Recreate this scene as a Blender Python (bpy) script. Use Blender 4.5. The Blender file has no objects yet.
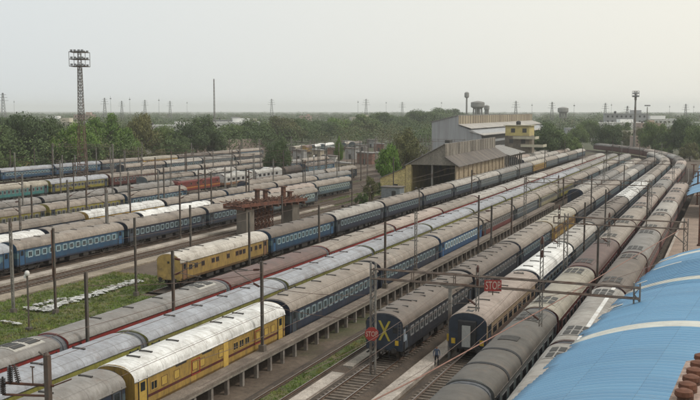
import bpy, bmesh, math, random
from mathutils import Vector, Matrix
R = math.radians
random.seed(7)
sc = bpy.context.scene
col = sc.collection
# ------------------------------------------------------------------ camera, sky, sun, exposure
CAM_H = 20.5; YAW = R(22.8); F = 905.0; HOR = 110.0
PITCH = math.atan((200 - HOR) / F)
cd = bpy.data.cameras.new('camera'); cam = bpy.data.objects.new('camera', cd); col.objects.link(cam)
cam.location = (0, 0, CAM_H); cam.rotation_euler = (R(90) - PITCH, 0, YAW)
cd.sensor_width = 36; cd.lens = 36 * F / 700; cd.clip_start = 0.5; cd.clip_end = 60000
sc.camera = cam
w = bpy.data.worlds.new('World'); sc.world = w; w.use_nodes = True
nt = w.node_tree; nt.nodes.clear()
sky = nt.nodes.new('ShaderNodeTexSky'); sky.sky_type = 'NISHITA'; sky.sun_disc = False
SUN_EL = R(52); SUN_AZ = R(75)
sky.sun_elevation = SUN_EL; sky.sun_rotation = SUN_AZ; sky.air_density = 1.6; sky.dust_density = 6.0; sky.ozone_density = 1.0
hs = nt.nodes.new('ShaderNodeHueSaturation'); hs.inputs['Saturation'].default_value = 0.30
mx = nt.nodes.new('ShaderNodeMix'); mx.data_type = 'RGBA'; mx.inputs[0].default_value = 0.80
wtc = nt.nodes.new('ShaderNodeTexCoord'); wdot = nt.nodes.new('ShaderNodeVectorMath'); wdot.operation = 'DOT_PRODUCT'
wdot.inputs[1].default_value = (.94, .34, .0)               # thinner, warmer cloud towards the sun's side
nt.links.new(wtc.outputs['Generated'], wdot.inputs[0])
wmr = nt.nodes.new('ShaderNodeMapRange'); wmr.inputs[1].default_value = -.65; wmr.inputs[2].default_value = .45; nt.links.new(wdot.outputs['Value'], wmr.inputs[0])
wcl = nt.nodes.new('ShaderNodeTexNoise'); wcl.inputs['Scale'].default_value = 1.6; wcl.inputs['Detail'].default_value = 4; nt.links.new(wtc.outputs['Generated'], wcl.inputs['Vector'])
wov = nt.nodes.new('ShaderNodeMix'); wov.data_type = 'RGBA'; wov.inputs[6].default_value = (7.1, 7.7, 8.1, 1); wov.inputs[7].default_value = (9.9, 9.6, 8.5, 1)
wad = nt.nodes.new('ShaderNodeMath'); wad.operation = 'MULTIPLY_ADD'; wad.inputs[1].default_value = .22; nt.links.new(wcl.outputs[0], wad.inputs[0])
wsb = nt.nodes.new('ShaderNodeMath'); wsb.operation = 'SUBTRACT'; wsb.inputs[1].default_value = .11; nt.links.new(wmr.outputs[0], wsb.inputs[0]); nt.links.new(wsb.outputs[0], wad.inputs[2])
nt.links.new(wad.outputs[0], wov.inputs[0]); nt.links.new(wov.outputs[2], mx.inputs[7])
bg = nt.nodes.new('ShaderNodeBackground'); bg.inputs[1].default_value = 0.112
wo = nt.nodes.new('ShaderNodeOutputWorld')
nt.links.new(sky.outputs[0], hs.inputs['Color']); nt.links.new(hs.outputs[0], mx.inputs[6])
nt.links.new(mx.outputs[2], bg.inputs[0]); nt.links.new(bg.outputs[0], wo.inputs[0])
sd = bpy.data.lights.new('sun', 'SUN'); sd.energy = 1.5; sd.angle = R(10); sd.color = (1, .955, .89)
sun = bpy.data.objects.new('sun', sd); col.objects.link(sun)
# light comes from the right and a little behind the camera
sdir = Vector((math.sin(SUN_AZ) * math.cos(SUN_EL), math.cos(SUN_AZ) * math.cos(SUN_EL), math.sin(SUN_EL)))
sun.rotation_euler = sdir.to_track_quat('Z', 'Y').to_euler()
sc.view_settings.view_transform = 'Standard'; sc.view_settings.look = 'None'
sc.view_settings.exposure = 0.0; sc.view_settings.gamma = 1.0; sc.view_settings.use_curve_mapping = False
HAZE_D = 0.00016
sc.cycles.volume_bounces = 2; sc.cycles.max_bounces = 8

# ------------------------------------------------------------------ layout maths: x = across the tracks, y = along them
cP, sP, cT, sT = math.cos(PITCH), math.sin(PITCH), math.cos(YAW), math.sin(YAW)
def at(x, y, h=0.0):
    """ground position (u, v) of a point measured in the photo, at a known height"""
    a = (x - 350) / F; b = (200 - y) / F
    t = (h - CAM_H) / (-sP + b * cP)
    X = a * t; Y = (cP + b * sP) * t
    return X * cT - Y * sT, X * sT + Y * cT
def depth(u, v): return -u * sT + v * cT
def proj(u, v, z):
    X = u * cT + v * sT; Y = -u * sT + v * cT; h = z - CAM_H
    Z = Y * cP - h * sP
    if Z < 1: return (-9999, -9999)
    return 350 + F * X / Z, 200 - F * (Y * sP + h * cP) / Z
def height_at(u, v, ytop):
    Y = depth(u, v); k = (200 - ytop) / F
    # k = (Y sP + h cP)/(Y cP - h sP)
    h = Y * (k * cP - sP) / (cP + k * sP)
    return h + CAM_H
V0, RB = 300.0, 320.0
def bend(u, s, on=True):
    if not on or s <= V0: return u, s, 0.0
    r = RB + (u + 10); a = (s - V0) / r
    return u - r + r * math.cos(a), V0 + r * math.sin(a), a

# ------------------------------------------------------------------ materials
MATS = {}
def nodes_of(m):
    m.use_nodes = True; t = m.node_tree
    return t, t.nodes, t.links, t.nodes['Principled BSDF']
def coord(t):
    tc = t.nodes.new('ShaderNodeTexCoord')
    oi = t.nodes.new('ShaderNodeObjectInfo')
    va = t.nodes.new('ShaderNodeVectorMath'); va.operation = 'MULTIPLY_ADD'
    cb = t.nodes.new('ShaderNodeCombineXYZ')
    for i in range(3): t.links.new(oi.outputs['Random'], cb.inputs[i])
    va.inputs[1].default_value = (173, 91, 37)
    t.links.new(cb.outputs[0], va.inputs[0]); t.links.new(tc.outputs['Object'], va.inputs[2])
    return tc.outputs['Object'], va.outputs[0], oi
def noise(t, vec, scale, detail=4, rough=.6, stretch=None):
    n = t.nodes.new('ShaderNodeTexNoise'); n.inputs['Scale'].default_value = scale
    n.inputs['Detail'].default_value = detail; n.inputs['Roughness'].default_value = rough
    if stretch:
        m = t.nodes.new('ShaderNodeMapping'); m.inputs['Scale'].default_value = stretch
        t.links.new(vec, m.inputs[0]); vec = m.outputs[0]
    t.links.new(vec, n.inputs['Vector']); return n.outputs[0]
def rng(t, v, a, b, c, d):
    m = t.nodes.new('ShaderNodeMapRange'); t.links.new(v, m.inputs[0])
    for i, k in enumerate((a, b, c, d)): m.inputs[1 + i].default_value = k
    return m.outputs[0]
def mix(t, fac, a, b, mode='MIX'):
    m = t.nodes.new('ShaderNodeMix'); m.data_type = 'RGBA'; m.blend_type = mode
    for s, v in ((0, fac), (6, a), (7, b)):
        if isinstance(v, (int, float)): m.inputs[s].default_value = v
        elif isinstance(v, tuple): m.inputs[s].default_value = (*v, 1)
        else: t.links.new(v, m.inputs[s])
    return m.outputs[2]
def math_(t, op, a, b=0.0):
    m = t.nodes.new('ShaderNodeMath'); m.operation = op
    for i, v in enumerate((a, b)):
        if isinstance(v, (int, float)): m.inputs[i].default_value = v
        else: t.links.new(v, m.inputs[i])
    return m.outputs[0]
def bumpn(t, bs, h, strength=.3, dist=.05):
    b = t.nodes.new('ShaderNodeBump'); b.inputs['Strength'].default_value = strength
    b.inputs['Distance'].default_value = dist; t.links.new(h, b.inputs['Height']); t.links.new(b.outputs[0], bs.inputs['Normal'])
def mat(name, c, rough=.7, var=.35, scale=1.2, metal=0.0, c2=None, bump=0.0, stretch=None, amt=.5, fine=None):
    if name in MATS: return MATS[name]
    m = bpy.data.materials.new(name); t, N, L, bs = nodes_of(m)
    ob, vec, oi = coord(t)
    n = noise(t, vec, scale, 6, .65, stretch)
    d = tuple(x * (1 - var) for x in c); e = tuple(min(1, x * (1 + var * .6)) for x in c)
    cc = mix(t, rng(t, n, .3, .7, 0, 1), d, e)
    if c2:
        n2 = noise(t, vec, scale * .35, 5, .7, stretch)
        cc = mix(t, math_(t, 'MULTIPLY', rng(t, n2, .48, .68, 0, 1), amt * 2 if amt < .5 else 1.0), cc, c2)
    if fine:
        n3 = noise(t, vec, fine, 3, .7)
        cc = mix(t, 1.0, cc, mix(t, rng(t, n3, .3, .7, 0, 1), (.62, .62, .62), (1.3, 1.3, 1.3)), 'MULTIPLY')
    L.new(cc, bs.inputs['Base Color']); bs.inputs['Roughness'].default_value = rough; bs.inputs['Metallic'].default_value = metal
    if bump: bumpn(t, bs, n, bump, .06)
    MATS[name] = m; return m
def roof_material():
    m = bpy.data.materials.new('coach_roof_paint'); t, N, L, bs = nodes_of(m)
    ob, vec, oi = coord(t)
    base = oi.outputs['Color']
    n1 = noise(t, vec, .55, 6, .7); n2 = noise(t, vec, 2.4, 6, .75, (.35, 1.6, 1)); n3 = noise(t, vec, 9, 3, .7)
    c = mix(t, 1.0, base, mix(t, rng(t, n1, .3, .7, 0, 1), (.66, .64, .62), (1.14, 1.14, 1.14)), 'MULTIPLY')
    c = mix(t, 1.0, c, mix(t, rng(t, n2, .35, .7, 0, 1), (1.08, 1.08, 1.08), (.74, .71, .67)), 'MULTIPLY')
    c = mix(t, 1.0, c, mix(t, rng(t, n3, .3, .7, 0, 1), (.9, .9, .9), (1.06, 1.06, 1.06)), 'MULTIPLY')
    rust = math_(t, 'MULTIPLY', rng(t, noise(t, vec, .9, 7, .8), .53, .68, 0, 1), rng(t, oi.outputs['Random'], 0, 1, .25, .85))
    soot = math_(t, 'MULTIPLY', rng(t, noise(t, vec, .35, 5, .7, (.6, 1, 1)), .5, .7, 0, 1), rng(t, math_(t, 'FRACT', math_(t, 'MULTIPLY', oi.outputs['Random'], 7.3)), 0, 1, .05, .6))
    c = mix(t, soot, c, (.07, .065, .058))
    c = mix(t, rust, c, (.16, .115, .085))
    sep = t.nodes.new('ShaderNodeSeparateXYZ'); L.new(ob, sep.inputs[0])
    fr = math_(t, 'FRACT', math_(t, 'MULTIPLY', sep.outputs[1], 1 / 1.83))
    seam = math_(t, 'LESS_THAN', fr, .035)
    c = mix(t, math_(t, 'MULTIPLY', seam, .38), c, (.09, .08, .07))
    ax = math_(t, 'ABSOLUTE', sep.outputs[0])
    rib = math_(t, 'LESS_THAN', math_(t, 'ABSOLUTE', math_(t, 'SUBTRACT', ax, 1.18)), .03)
    c = mix(t, math_(t, 'MULTIPLY', rib, .35), c, (.09, .08, .07))
    L.new(c, bs.inputs['Base Color']); bs.inputs['Roughness'].default_value = .62
    bumpn(t, bs, n2, .25, .03)
    return m
ROOF = roof_material()
def livery(name, bands, rough=.55):
    """painted bands by height above the rail: [(z_from, colour), ...]"""
    key = 'livery_' + name
    if key in MATS: return MATS[key]
    m = bpy.data.materials.new(key); t, N, L, bs = nodes_of(m)
    ob, vec, oi = coord(t)
    sep = t.nodes.new('ShaderNodeSeparateXYZ'); L.new(ob, sep.inputs[0])
    cr = t.nodes.new('ShaderNodeValToRGB'); cr.color_ramp.interpolation = 'CONSTANT'
    L.new(rng(t, sep.outputs[2], 0, 5, 0, 1), cr.inputs[0])
    el = cr.color_ramp.elements
    while len(el) > 1: el.remove(el[-1])
    el[0].position = 0; el[0].color = (*bands[0][1], 1)
    for z, c in bands[1:]:
        e = el.new(z / 5); e.color = (*c, 1)
    rp = mix(t, rng(t, math_(t, 'FRACT', math_(t, 'MULTIPLY', oi.outputs['Random'], 5.7)), 0, 1, 0, 1), (.72, .72, .74), (1.05, 1.03, .98))
    n = noise(t, vec, 1.1, 6, .7, (1, 1, .5)); n2 = noise(t, vec, 5, 4, .7, (1, 1, .25))
    c = mix(t, 1.0, cr.outputs[0], mix(t, rng(t, n, .3, .7, 0, 1), (.68, .68, .68), (1.16, 1.16, 1.16)), 'MULTIPLY')
    c = mix(t, 1.0, c, rp, 'MULTIPLY')
    c = mix(t, math_(t, 'MULTIPLY', rng(t, n2, .48, .72, 0, 1), .6), c, (.07, .058, .048))
    c = mix(t, math_(t, 'MULTIPLY', rng(t, noise(t, vec, 2.2, 5, .8, (1, 1, .12)), .5, .68, 0, 1), .4), c, (.05, .04, .033))
    L.new(c, bs.inputs['Base Color']); bs.inputs['Roughness'].default_value = rough
    MATS[key] = m; return m
def tinted(name, rough=.6):
    m = bpy.data.materials.new(name); t, N, L, bs = nodes_of(m)
    ob, vec, oi = coord(t)
    n = noise(t, vec, 6, 4, .7)
    L.new(mix(t, 1.0, oi.outputs['Color'], mix(t, rng(t, n, .3, .7, 0, 1), (.75, .75, .75), (1.1, 1.1, 1.1)), 'MULTIPLY'), bs.inputs['Base Color'])
    bs.inputs['Roughness'].default_value = rough; return m
TINT = tinted('painted_trim')
DARK = mat('underframe_grime', (.035, .03, .027), .8, .4, 3)
WHEEL = mat('wheel_steel', (.09, .07, .055), .55, .4, 5)
RUBBER = mat('vestibule_rubber', (.03, .03, .032), .8, .4, 4)
GLASS = mat('window_dark', (.022, .026, .030), .18, .5, 1.5)
VENT = mat('vent_dark', (.06, .055, .05), .7, .4, 4)
GRILLE = mat('grille_dark', (.045, .043, .04), .6, .5, 14)
RUST = mat('rusty_steel', (.13, .058, .035), .85, .5, 2.2, c2=(.05, .032, .025), fine=9)
RUST2 = mat('rust_orange', (.17, .065, .04), .85, .5, 2.2, c2=(.07, .04, .03), fine=9)
STEEL = mat('galvanised_mast', (.21, .20, .18), .6, .4, 1.6, c2=(.09, .06, .045))
STEELD = mat('dark_mast', (.10, .088, .075), .7, .4, 1.6, c2=(.10, .055, .035))
CONC = mat('old_concrete', (.27, .24, .20), .9, .35, .8, c2=(.13, .11, .09), fine=7, bump=.2)
CONCP = mat('pale_concrete', (.42, .37, .32), .9, .3, .6, c2=(.25, .21, .17), fine=8)
RAIL = mat('rail_steel', (.13, .085, .06), .5, .4, 3, metal=.2)
RAILTOP = mat('rail_head', (.30, .27, .25), .35, .3, 3, metal=.6)
SLEEP = mat('concrete_sleeper', (.17, .135, .105), .9, .4, 2, fine=10)
BALLAST = mat('ballast', (.082, .060, .044), .95, .5, .5, c2=(.038, .031, .026), fine=6, bump=.5)
WIRE = mat('wire', (.10, .06, .045), .5, .3, 2)
INSUL = mat('brown_porcelain', (.10, .035, .022), .3, .4, 5)
WHITE = mat('white_paint', (.72, .72, .70), .6, .2, 2, c2=(.5, .47, .42))
YELLOWW = mat('yellow_wash', (.52, .42, .19), .85, .3, .5, c2=(.32, .26, .15), fine=4)
SIGNRED = mat('sign_red', (.30, .035, .028), .5, .25, 5)
SIGNW = mat('sign_white', (.50, .38, .32), .5, .15, 5)
BARK = mat('bark', (.10, .075, .055), .95, .4, 3)

# ------------------------------------------------------------------ mesh builder
class MB:
    def __init__(s): s.v = []; s.f = []; s.m = []
    def face(s, pts, mi=0):
        n = len(s.v); s.v += [tuple(p) for p in pts]; s.f.append(tuple(range(n, n + len(pts)))); s.m.append(mi)
    def box(s, a, b, mi=0):
        x0, y0, z0 = a; x1, y1, z1 = b; n = len(s.v)
        s.v += [(x0, y0, z0), (x1, y0, z0), (x1, y1, z0), (x0, y1, z0), (x0, y0, z1), (x1, y0, z1), (x1, y1, z1), (x0, y1, z1)]
        for q in ((0, 3, 2, 1), (4, 5, 6, 7), (0, 1, 5, 4), (1, 2, 6, 5), (2, 3, 7, 6), (3, 0, 4, 7)):
            s.f.append(tuple(n + i for i in q)); s.m.append(mi)
    def bar(s, p, q, r, n=6, r2=None, mi=0, cap=True):
        p = Vector(p); q = Vector(q); d = (q - p)
        if d.length < 1e-6: return
        d.normalize(); a = d.orthogonal().normalized(); b = d.cross(a); k = len(s.v); r2 = r if r2 is None else r2
        for c, rr in ((p, r), (q, r2)):
            for i in range(n):
                t = 2 * math.pi * (i + .5) / n; s.v.append(tuple(c + a * math.cos(t) * rr + b * math.sin(t) * rr))
        for i in range(n):
            j = (i + 1) % n; s.f.append((k + i, k + j, k + n + j, k + n + i)); s.m.append(mi)
        if cap:
            s.f.append(tuple(k + i for i in range(n))[::-1]); s.m.append(mi)
            s.f.append(tuple(k + n + i for i in range(n))); s.m.append(mi)
    def path(s, pts, r, n=6, mi=0):
        for a, b in zip(pts, pts[1:]): s.bar(a, b, r, n, mi=mi)
    def prism(s, prof, axis, a, b, mi=0, cap=True):
        """prof: closed list of 2D points; extruded along axis ('x' or 'y') from a to b"""
        k = len(s.v); n = len(prof)
        for t in (a, b):
            for p in prof: s.v.append((t, p[0], p[1]) if axis == 'x' else (p[0], t, p[1]))
        for i in range(n):
            j = (i + 1) % n; s.f.append((k + i, k + j, k + n + j, k + n + i)); s.m.append(mi)
        if cap:
            s.f.append(tuple(k + i for i in range(n))); s.m.append(mi); s.f.append(tuple(k + n + i for i in range(n))[::-1]); s.m.append(mi)
    def lathe(s, c, prof, n=12, mi=0):
        k = len(s.v); c = Vector(c)
        for r, z in prof:
            for i in range(n):
                t = 2 * math.pi * i / n; s.v.append((c.x + r * math.cos(t), c.y + r * math.sin(t), c.z + z))
        for j in range(len(prof) - 1):
            for i in range(n):
                q = (i + 1) % n; s.f.append((k + j * n + i, k + j * n + q, k + (j + 1) * n + q, k + (j + 1) * n + i)); s.m.append(mi)
        s.f.append(tuple(k + (len(prof) - 1) * n + i for i in range(n))); s.m.append(mi)
    def mesh(s, name, mats, smooth=False):
        me = bpy.data.meshes.new(name); me.from_pydata(s.v, [], s.f); me.validate(clean_customdata=False)
        for m in (mats if isinstance(mats, (list, tuple)) else [mats]): me.materials.append(m)
        if len(me.polygons) == len(s.m): me.polygons.foreach_set('material_index', s.m)
        bm = bmesh.new(); bm.from_mesh(me); bmesh.ops.recalc_face_normals(bm, faces=bm.faces); bm.to_mesh(me); bm.free()
        if smooth: me.polygons.foreach_set('use_smooth', [True] * len(me.polygons))
        me.update(); return me
def ob(name, me, parent=None, loc=(0, 0, 0), rz=0.0, color=None):
    o = bpy.data.objects.new(name, me); col.objects.link(o); o.parent = parent; o.location = loc
    if rz: o.rotation_euler = (0, 0, rz)
    if color: o.color = (*color, 1)
    return o
def tag(o, label, cat, group=None, kind=None):
    o['label'] = label; o['category'] = cat
    if group: o['group'] = group
    if kind: o['kind'] = kind
    return o
def empty(name, loc, rz=0.0):
    o = bpy.data.objects.new(name, None); col.objects.link(o); o.location = loc; o.rotation_euler = (0, 0, rz)
    o.empty_display_size = .5; return o
def structure(o, label=None):
    o['kind'] = 'structure'
    if label: o['label'] = label; o['category'] = o.name.split('.')[0].replace('_', ' ')
    return o
def copy_tree(o, parent=None, ov=None):
    c = o.copy(); col.objects.link(c); c.parent = parent
    for ch in o.children: copy_tree(ch, c)
    return c
ORD = ['', 'first', 'second', 'third', 'fourth', 'fifth', 'sixth', 'seventh', 'eighth', 'ninth', 'tenth', 'eleventh', 'twelfth', 'thirteenth',
       'fourteenth', 'fifteenth', 'sixteenth', 'seventeenth', 'eighteenth', 'nineteenth', 'twentieth', 'twenty-first', 'twenty-second', 'twenty-third', 'twenty-fourth', 'twenty-fifth']
GZ = -0.42

# ------------------------------------------------------------------ ground
def ground():
    g = MB(); S = 9000
    g.face([(-S, -3000, GZ), (S, -3000, GZ), (S, S, GZ), (-S, S, GZ)])
    m = bpy.data.materials.new('yard_ground'); t, N, L, bs = nodes_of(m)
    tc = t.nodes.new('ShaderNodeTexCoord'); v = tc.outputs['Object']
    n1 = noise(t, v, .03, 6, .65); n2 = noise(t, v, .22, 6, .7); n3 = noise(t, v, 2.5, 4, .7)
    c = mix(t, rng(t, n2, .35, .65, 0, 1), (.066, .047, .033), (.13, .098, .072))
    c = mix(t, rng(t, n1, .52, .60, 0, 1), c, mix(t, rng(t, n2, .3, .7, 0, 1), (.045, .055, .02), (.085, .078, .035)))
    c = mix(t, 1.0, c, mix(t, rng(t, n3, .3, .7, 0, 1), (.7, .7, .7), (1.25, 1.25, 1.25)), 'MULTIPLY')
    sp = t.nodes.new('ShaderNodeSeparateXYZ'); L.new(v, sp.inputs[0])
    ln = t.nodes.new('ShaderNodeVectorMath'); ln.operation = 'LENGTH'; L.new(v, ln.inputs[0])
    c = mix(t, rng(t, ln.outputs['Value'], 380, 520, 0, .9), c, mix(t, rng(t, noise(t, v, .01, 6, .7), .35, .65, 0, 1), (.030, .045, .018), (.075, .08, .038)))
    L.new(c, bs.inputs['Base Color']); bs.inputs['Roughness'].default_value = .95; bumpn(t, bs, n3, .4, .1)
    structure(ob('ground', g.mesh('ground', m)), 'brown earth and cinder ground of the rail yard')
ground()

# ------------------------------------------------------------------ tracks
def track(u, s0, s1, on=True, sleepers=True, pts=None, name='railway_track', lab=None, bed=True):
    P = pts or []
    if not pts:
        s = s0
        while s < s1: P.append(bend(u, s, on)[:2]); s += 12 if s > V0 or not on else 60
        P.append(bend(u, s1, on)[:2])
    g = MB(); prof = [(-.07, 0), (-.02, .02), (-.02, .1), (-.036, .115), (-.036, .15), (.036, .15), (.036, .115), (.02, .1), (.02, .02), (.07, 0)]
    nor = []
    for i in range(len(P)):
        a = Vector(P[max(0, i - 1)]); b = Vector(P[min(len(P) - 1, i + 1)]); d = (b - a).normalized(); nor.append(Vector((d.y, -d.x)))
    for off in (-.87, .87):
        k = len(g.v); n = len(prof)
        for p, q in zip(P, nor):
            for x, z in prof: g.v.append((p[0] + q.x * (off + x), p[1] + q.y * (off + x), -.15 + z))
        for i in range(len(P) - 1):
            for j in range(n):
                jj = (j + 1) % n; g.f.append((k + i * n + j, k + i * n + jj, k + (i + 1) * n + jj, k + (i + 1) * n + j)); g.m.append(1 if j == 4 else 0)
    # ballast bed
    for i in range(len(P) - 1):
        a, b = Vector(P[i]), Vector(P[i + 1]); na, nb = nor[i], nor[i + 1]
        sec = [(-2.1, GZ + .004), (-1.55, -.21), (1.55, -.21), (2.1, GZ + .004)] if bed else [(-1.1, GZ + .014), (-.95, -.3), (.95, -.3), (1.1, GZ + .014)]
        for j in range(3):
            g.face([(*(a + na * sec[j][0]), sec[j][1]), (*(a + na * sec[j + 1][0]), sec[j + 1][1]), (*(b + nb * sec[j + 1][0]), sec[j + 1][1]), (*(b + nb * sec[j][0]), sec[j][1])], 3)
    if sleepers:
        tot = 0
        for i in range(len(P) - 1):
            a, b = Vector(P[i]), Vector(P[i + 1]); Ls = (b - a).length; d = (b - a) / Ls; q = Vector((d.y, -d.x)); s = .3
            while s < Ls and tot < 400:
                c = a + d * s; tot += 1
                e = [c + q * 1.3 - d * .12, c + q * 1.3 + d * .12, c - q * 1.3 + d * .12, c - q * 1.3 - d * .12]
                lo = [(*p, -.25) for p in e]; hi = [(*p, -.152) for p in e]
                g.face(hi, 2)
                for k2 in range(4): g.face([lo[k2], lo[(k2 + 1) % 4], hi[(k2 + 1) % 4], hi[k2]], 2)
                s += .65
    o = ob(name, g.mesh('track', [RAIL, RAILTOP, SLEEP, BALLAST])); structure(o, lab); return o
for u, a, b, sl in ((-25.5, 40, 330, 1), (-29.75, 40, 340, 0), (-36.4, 38, 370, 0), (-41.1, 30, 380, 0), (-46.0, 30, 380, 0)): track(u, a, b, False, sl)
for u, a, b, sl in ((-10.1, 40, 340, 0), (-14.3, 40, 490, 0), (-19.3, 40, 400, 1)):
    track(u, a, b, True, sl)
for u, a, b, sl in ((-59.2, 85, 440, 0), (-76.9, 50, 190, 1), (-83.3, 50, 190, 0), (-88.4, 80, 240, 0), (-97.4, 90, 300, 1), (-111.5, 90, 300, 1), (-121.8, 100, 320, 1), (-149.5, 120, 340, 0), (-190.5, 150, 400, 0), (-104.2, 90, 330, 1), (-134, 120, 360, 1)):
    track(u, a, b, False, sl)
# the throat of the yard: tracks fanning out past the rusty bridge
def smooth(pts, n=10):
    out = []
    P = [Vector(pts[0])] + [Vector(p) for p in pts] + [Vector(pts[-1])]
    for i in range(1, len(P) - 2):
        for k in range(n):
            t = k / n; a, b, c, d = P[i - 1:i + 3]
            out.append(tuple(.5 * ((2 * b) + (c - a) * t + (2 * a - 5 * b + 4 * c - d) * t * t + (3 * b - a - 3 * c + d) * t ** 3)))
    out.append(tuple(P[-1])); return out
fan = [[(-76.9, 190), (-78, 225), (-86, 262), (-104, 310), (-128, 360), (-150, 400)],
       [(-81.2, 160), (-82, 200), (-90, 245), (-106, 290), (-130, 340), (-156, 385)],
       [(-72.5, 170), (-75, 215), (-83, 262), (-100, 312), (-122, 362), (-144, 408)],
       [(-92, 240), (-98, 275), (-112, 312), (-134, 352), (-160, 392)],
       [(-104.2, 330), (-116, 360), (-138, 395), (-160, 430)],
       [(-68, 175), (-70, 215), (-77, 262), (-92, 312), (-112, 365), (-136, 420)],
       [(-121.8, 320), (-130, 350), (-148, 385), (-172, 430)]]
for i, p in enumerate(fan): track(0, 0, 0, False, True, smooth(p), bed=i in (3, 4, 6))

# ------------------------------------------------------------------ coaches
def arch(wd=1.63, z0=3.05, z1=4.05, n=14, flat=2.3):
    pts = []
    for i in range(n + 1):
        t = math.pi * i / n; c, s = math.cos(t), math.sin(t)
        pts.append((wd * (abs(c) ** (2 / flat)) * (1 if c > 0 else -1), z0 + (z1 - z0) * (abs(s) ** (2 / flat))))
    return pts
CL = 22.3
LA = arch(1.6, 3.35, 4.05, 14, 2.05); LA16 = arch(1.6, 3.35, 4.05, 16, 2.05)
def body_mesh(L, y0=.5, lhb=False):
    g = MB(); y1 = L - .5; e = 3.33 if lhb else 3.03; A = LA if lhb else arch()
    prof = [(-1.55, .95), (1.55, .95), (1.6, 1.25)] + [(1.6 - .03 * lhb, e)] + [(x * .975, z - .03) for x, z in A][1:-1] + [(-1.6 + .03 * lhb, e), (-1.6, 1.25)]
    g.prism(prof, 'y', y0, y1)
    return g.mesh('coach_body', ROOF)
def roof_mesh(L, y0=.46, lhb=False):
    g = MB(); y1 = L - .46; A = LA16 if lhb else arch(n=16); e = 3.35 if lhb else 3.05; ys = [y0, y0 + .12, y0 + 1.2] + [y0 + 1.2 + (y1 - y0 - 2.4) * i / 8 for i in range(1, 8)] + [y1 - 1.2, y1 - .12, y1]
    drop = {0: .10, 1: .03, len(ys) - 1: .10, len(ys) - 2: .03}
    k = 0; n = len(A)
    for i, y in enumerate(ys):
        d = drop.get(i, 0)
        for x, z in A: g.v.append((x, y, z - d * (z - e)))
    for i in range(len(ys) - 1):
        for j in range(n - 1):
            g.f.append((i * n + j, i * n + j + 1, (i + 1) * n + j + 1, (i + 1) * n + j)); g.m.append(0)
    # gutter lip
    for sx in (-1, 1): g.box((sx * A[0][0] - .03, y0, e - .07), (sx * A[0][0] + .03, y1, e + .02))
    return g.mesh('coach_roof', ROOF, False)
def smooth_by(me):
    me.polygons.foreach_set('use_smooth', [len(p.vertices) == 4 and p.index < 300 for p in me.polygons]); return me
def gang_mesh():
    g = MB()
    for i in range(3):
        e = .03 * (i % 2); g.box((-.72 - e, -.02 + .17 * i, 1.05), (.72 + e, .15 + .17 * i, 3.35 + e))
    return g.mesh('gangway', RUBBER)
def bellows_mesh():
    g = MB(); A = arch(1.5, 3.0, 3.93, 12)
    prof = [(-1.45, 1.1), (1.45, 1.1)] + A
    for i in range(4): 
        s = 1 - .03 * (i % 2); g.prism([(x * s, z * (1 - .008 * (i % 2))) for x, z in prof], 'y', -.02 + .26 * i, .24 + .26 * i)
    return g.mesh('bellows', mat('grey_bellows', (.10, .105, .115), .7, .3, 3))
def bogie_mesh():
    g = MB()
    for sx in (-1, 1):
        g.box((sx * 1.12 - .08, -1.75, .42), (sx * 1.12 + .08, 1.75, .66)); g.box((sx * 1.12 - .14, -.5, .3), (sx * 1.12 + .14, .5, .95))
        for sy in (-1.45, 1.45):
            g.box((sx * 1.1 - .13, sy - .16, .28), (sx * 1.1 + .13, sy + .16, .6)); g.bar((sx * 1.12, sy - .35, .6), (sx * 1.12, sy - .35, .92), .09, 8); g.bar((sx * 1.12, sy + .35, .6), (sx * 1.12, sy + .35, .92), .09, 8)
    g.box((-1.1, -.25, .5), (1.1, .25, .9))
    return g.mesh('bogie', DARK)
def wheel_mesh():
    g = MB(); g.bar((-1.05, 0, .457), (1.05, 0, .457), .08, 10)
    for sx in (-1, 1): g.bar((sx * .80, 0, .457), (sx * .93, 0, .457), .457, 22); g.bar((sx * .76, 0, .457), (sx * .80, 0, .457), .49, 22)
    return g.mesh('wheel_set', WHEEL)
def gear_mesh():
    g = MB(); rnd = random.Random(3)
    for y, l, z in ((6.3, 1.6, .42), (8.4, .9, .5), (10.4, 1.9, .38), (13.2, 1.1, .45), (14.9, .8, .52)):
        for sx in (-1, 1): g.box((sx * 1.0 - .45, y, z), (sx * 1.0 + .45, y + l, .95))
    g.bar((-.3, 9, .6), (-.3, 13, .6), .28, 12); g.box((-1.5, .8, .9), (1.5, 21.5, .99))
    return g.mesh('underframe_gear', DARK)
def buffer_mesh():
    g = MB(); g.bar((0, 0, 1.08), (0, -.34, 1.08), .1, 10); g.bar((0, -.34, 1.08), (0, -.42, 1.08), .23, 16)
    return g.mesh('buffer', DARK)
def win_mesh(w, h, fr, kind):
    g = MB(); d = .025
    # local: on +x side, face outward (+x), centred at origin
    g.box((0, -w / 2, -h / 2), (.012, w / 2, h / 2), 1)
    for a, b in (((0, -w / 2 - fr, h / 2), (d, w / 2 + fr, h / 2 + fr)), ((0, -w / 2 - fr, -h / 2 - fr), (d, w / 2 + fr, -h / 2)), ((0, -w / 2 - fr, -h / 2), (d, -w / 2, h / 2)), ((0, w / 2, -h / 2), (d, w / 2 + fr, h / 2))):
        g.box(a, b, 0)
    if kind == 'bars':
        for i in range(4): z = -h / 2 + h * (i + .8) / 4.6; g.box((.014, -w / 2, z), (.02, w / 2, z + .025), 0)
    if kind == 'split': g.box((.014, -.025, -h / 2), (.022, .025, h / 2), 0)
    return g.mesh('window', [TINT, GLASS])
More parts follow.
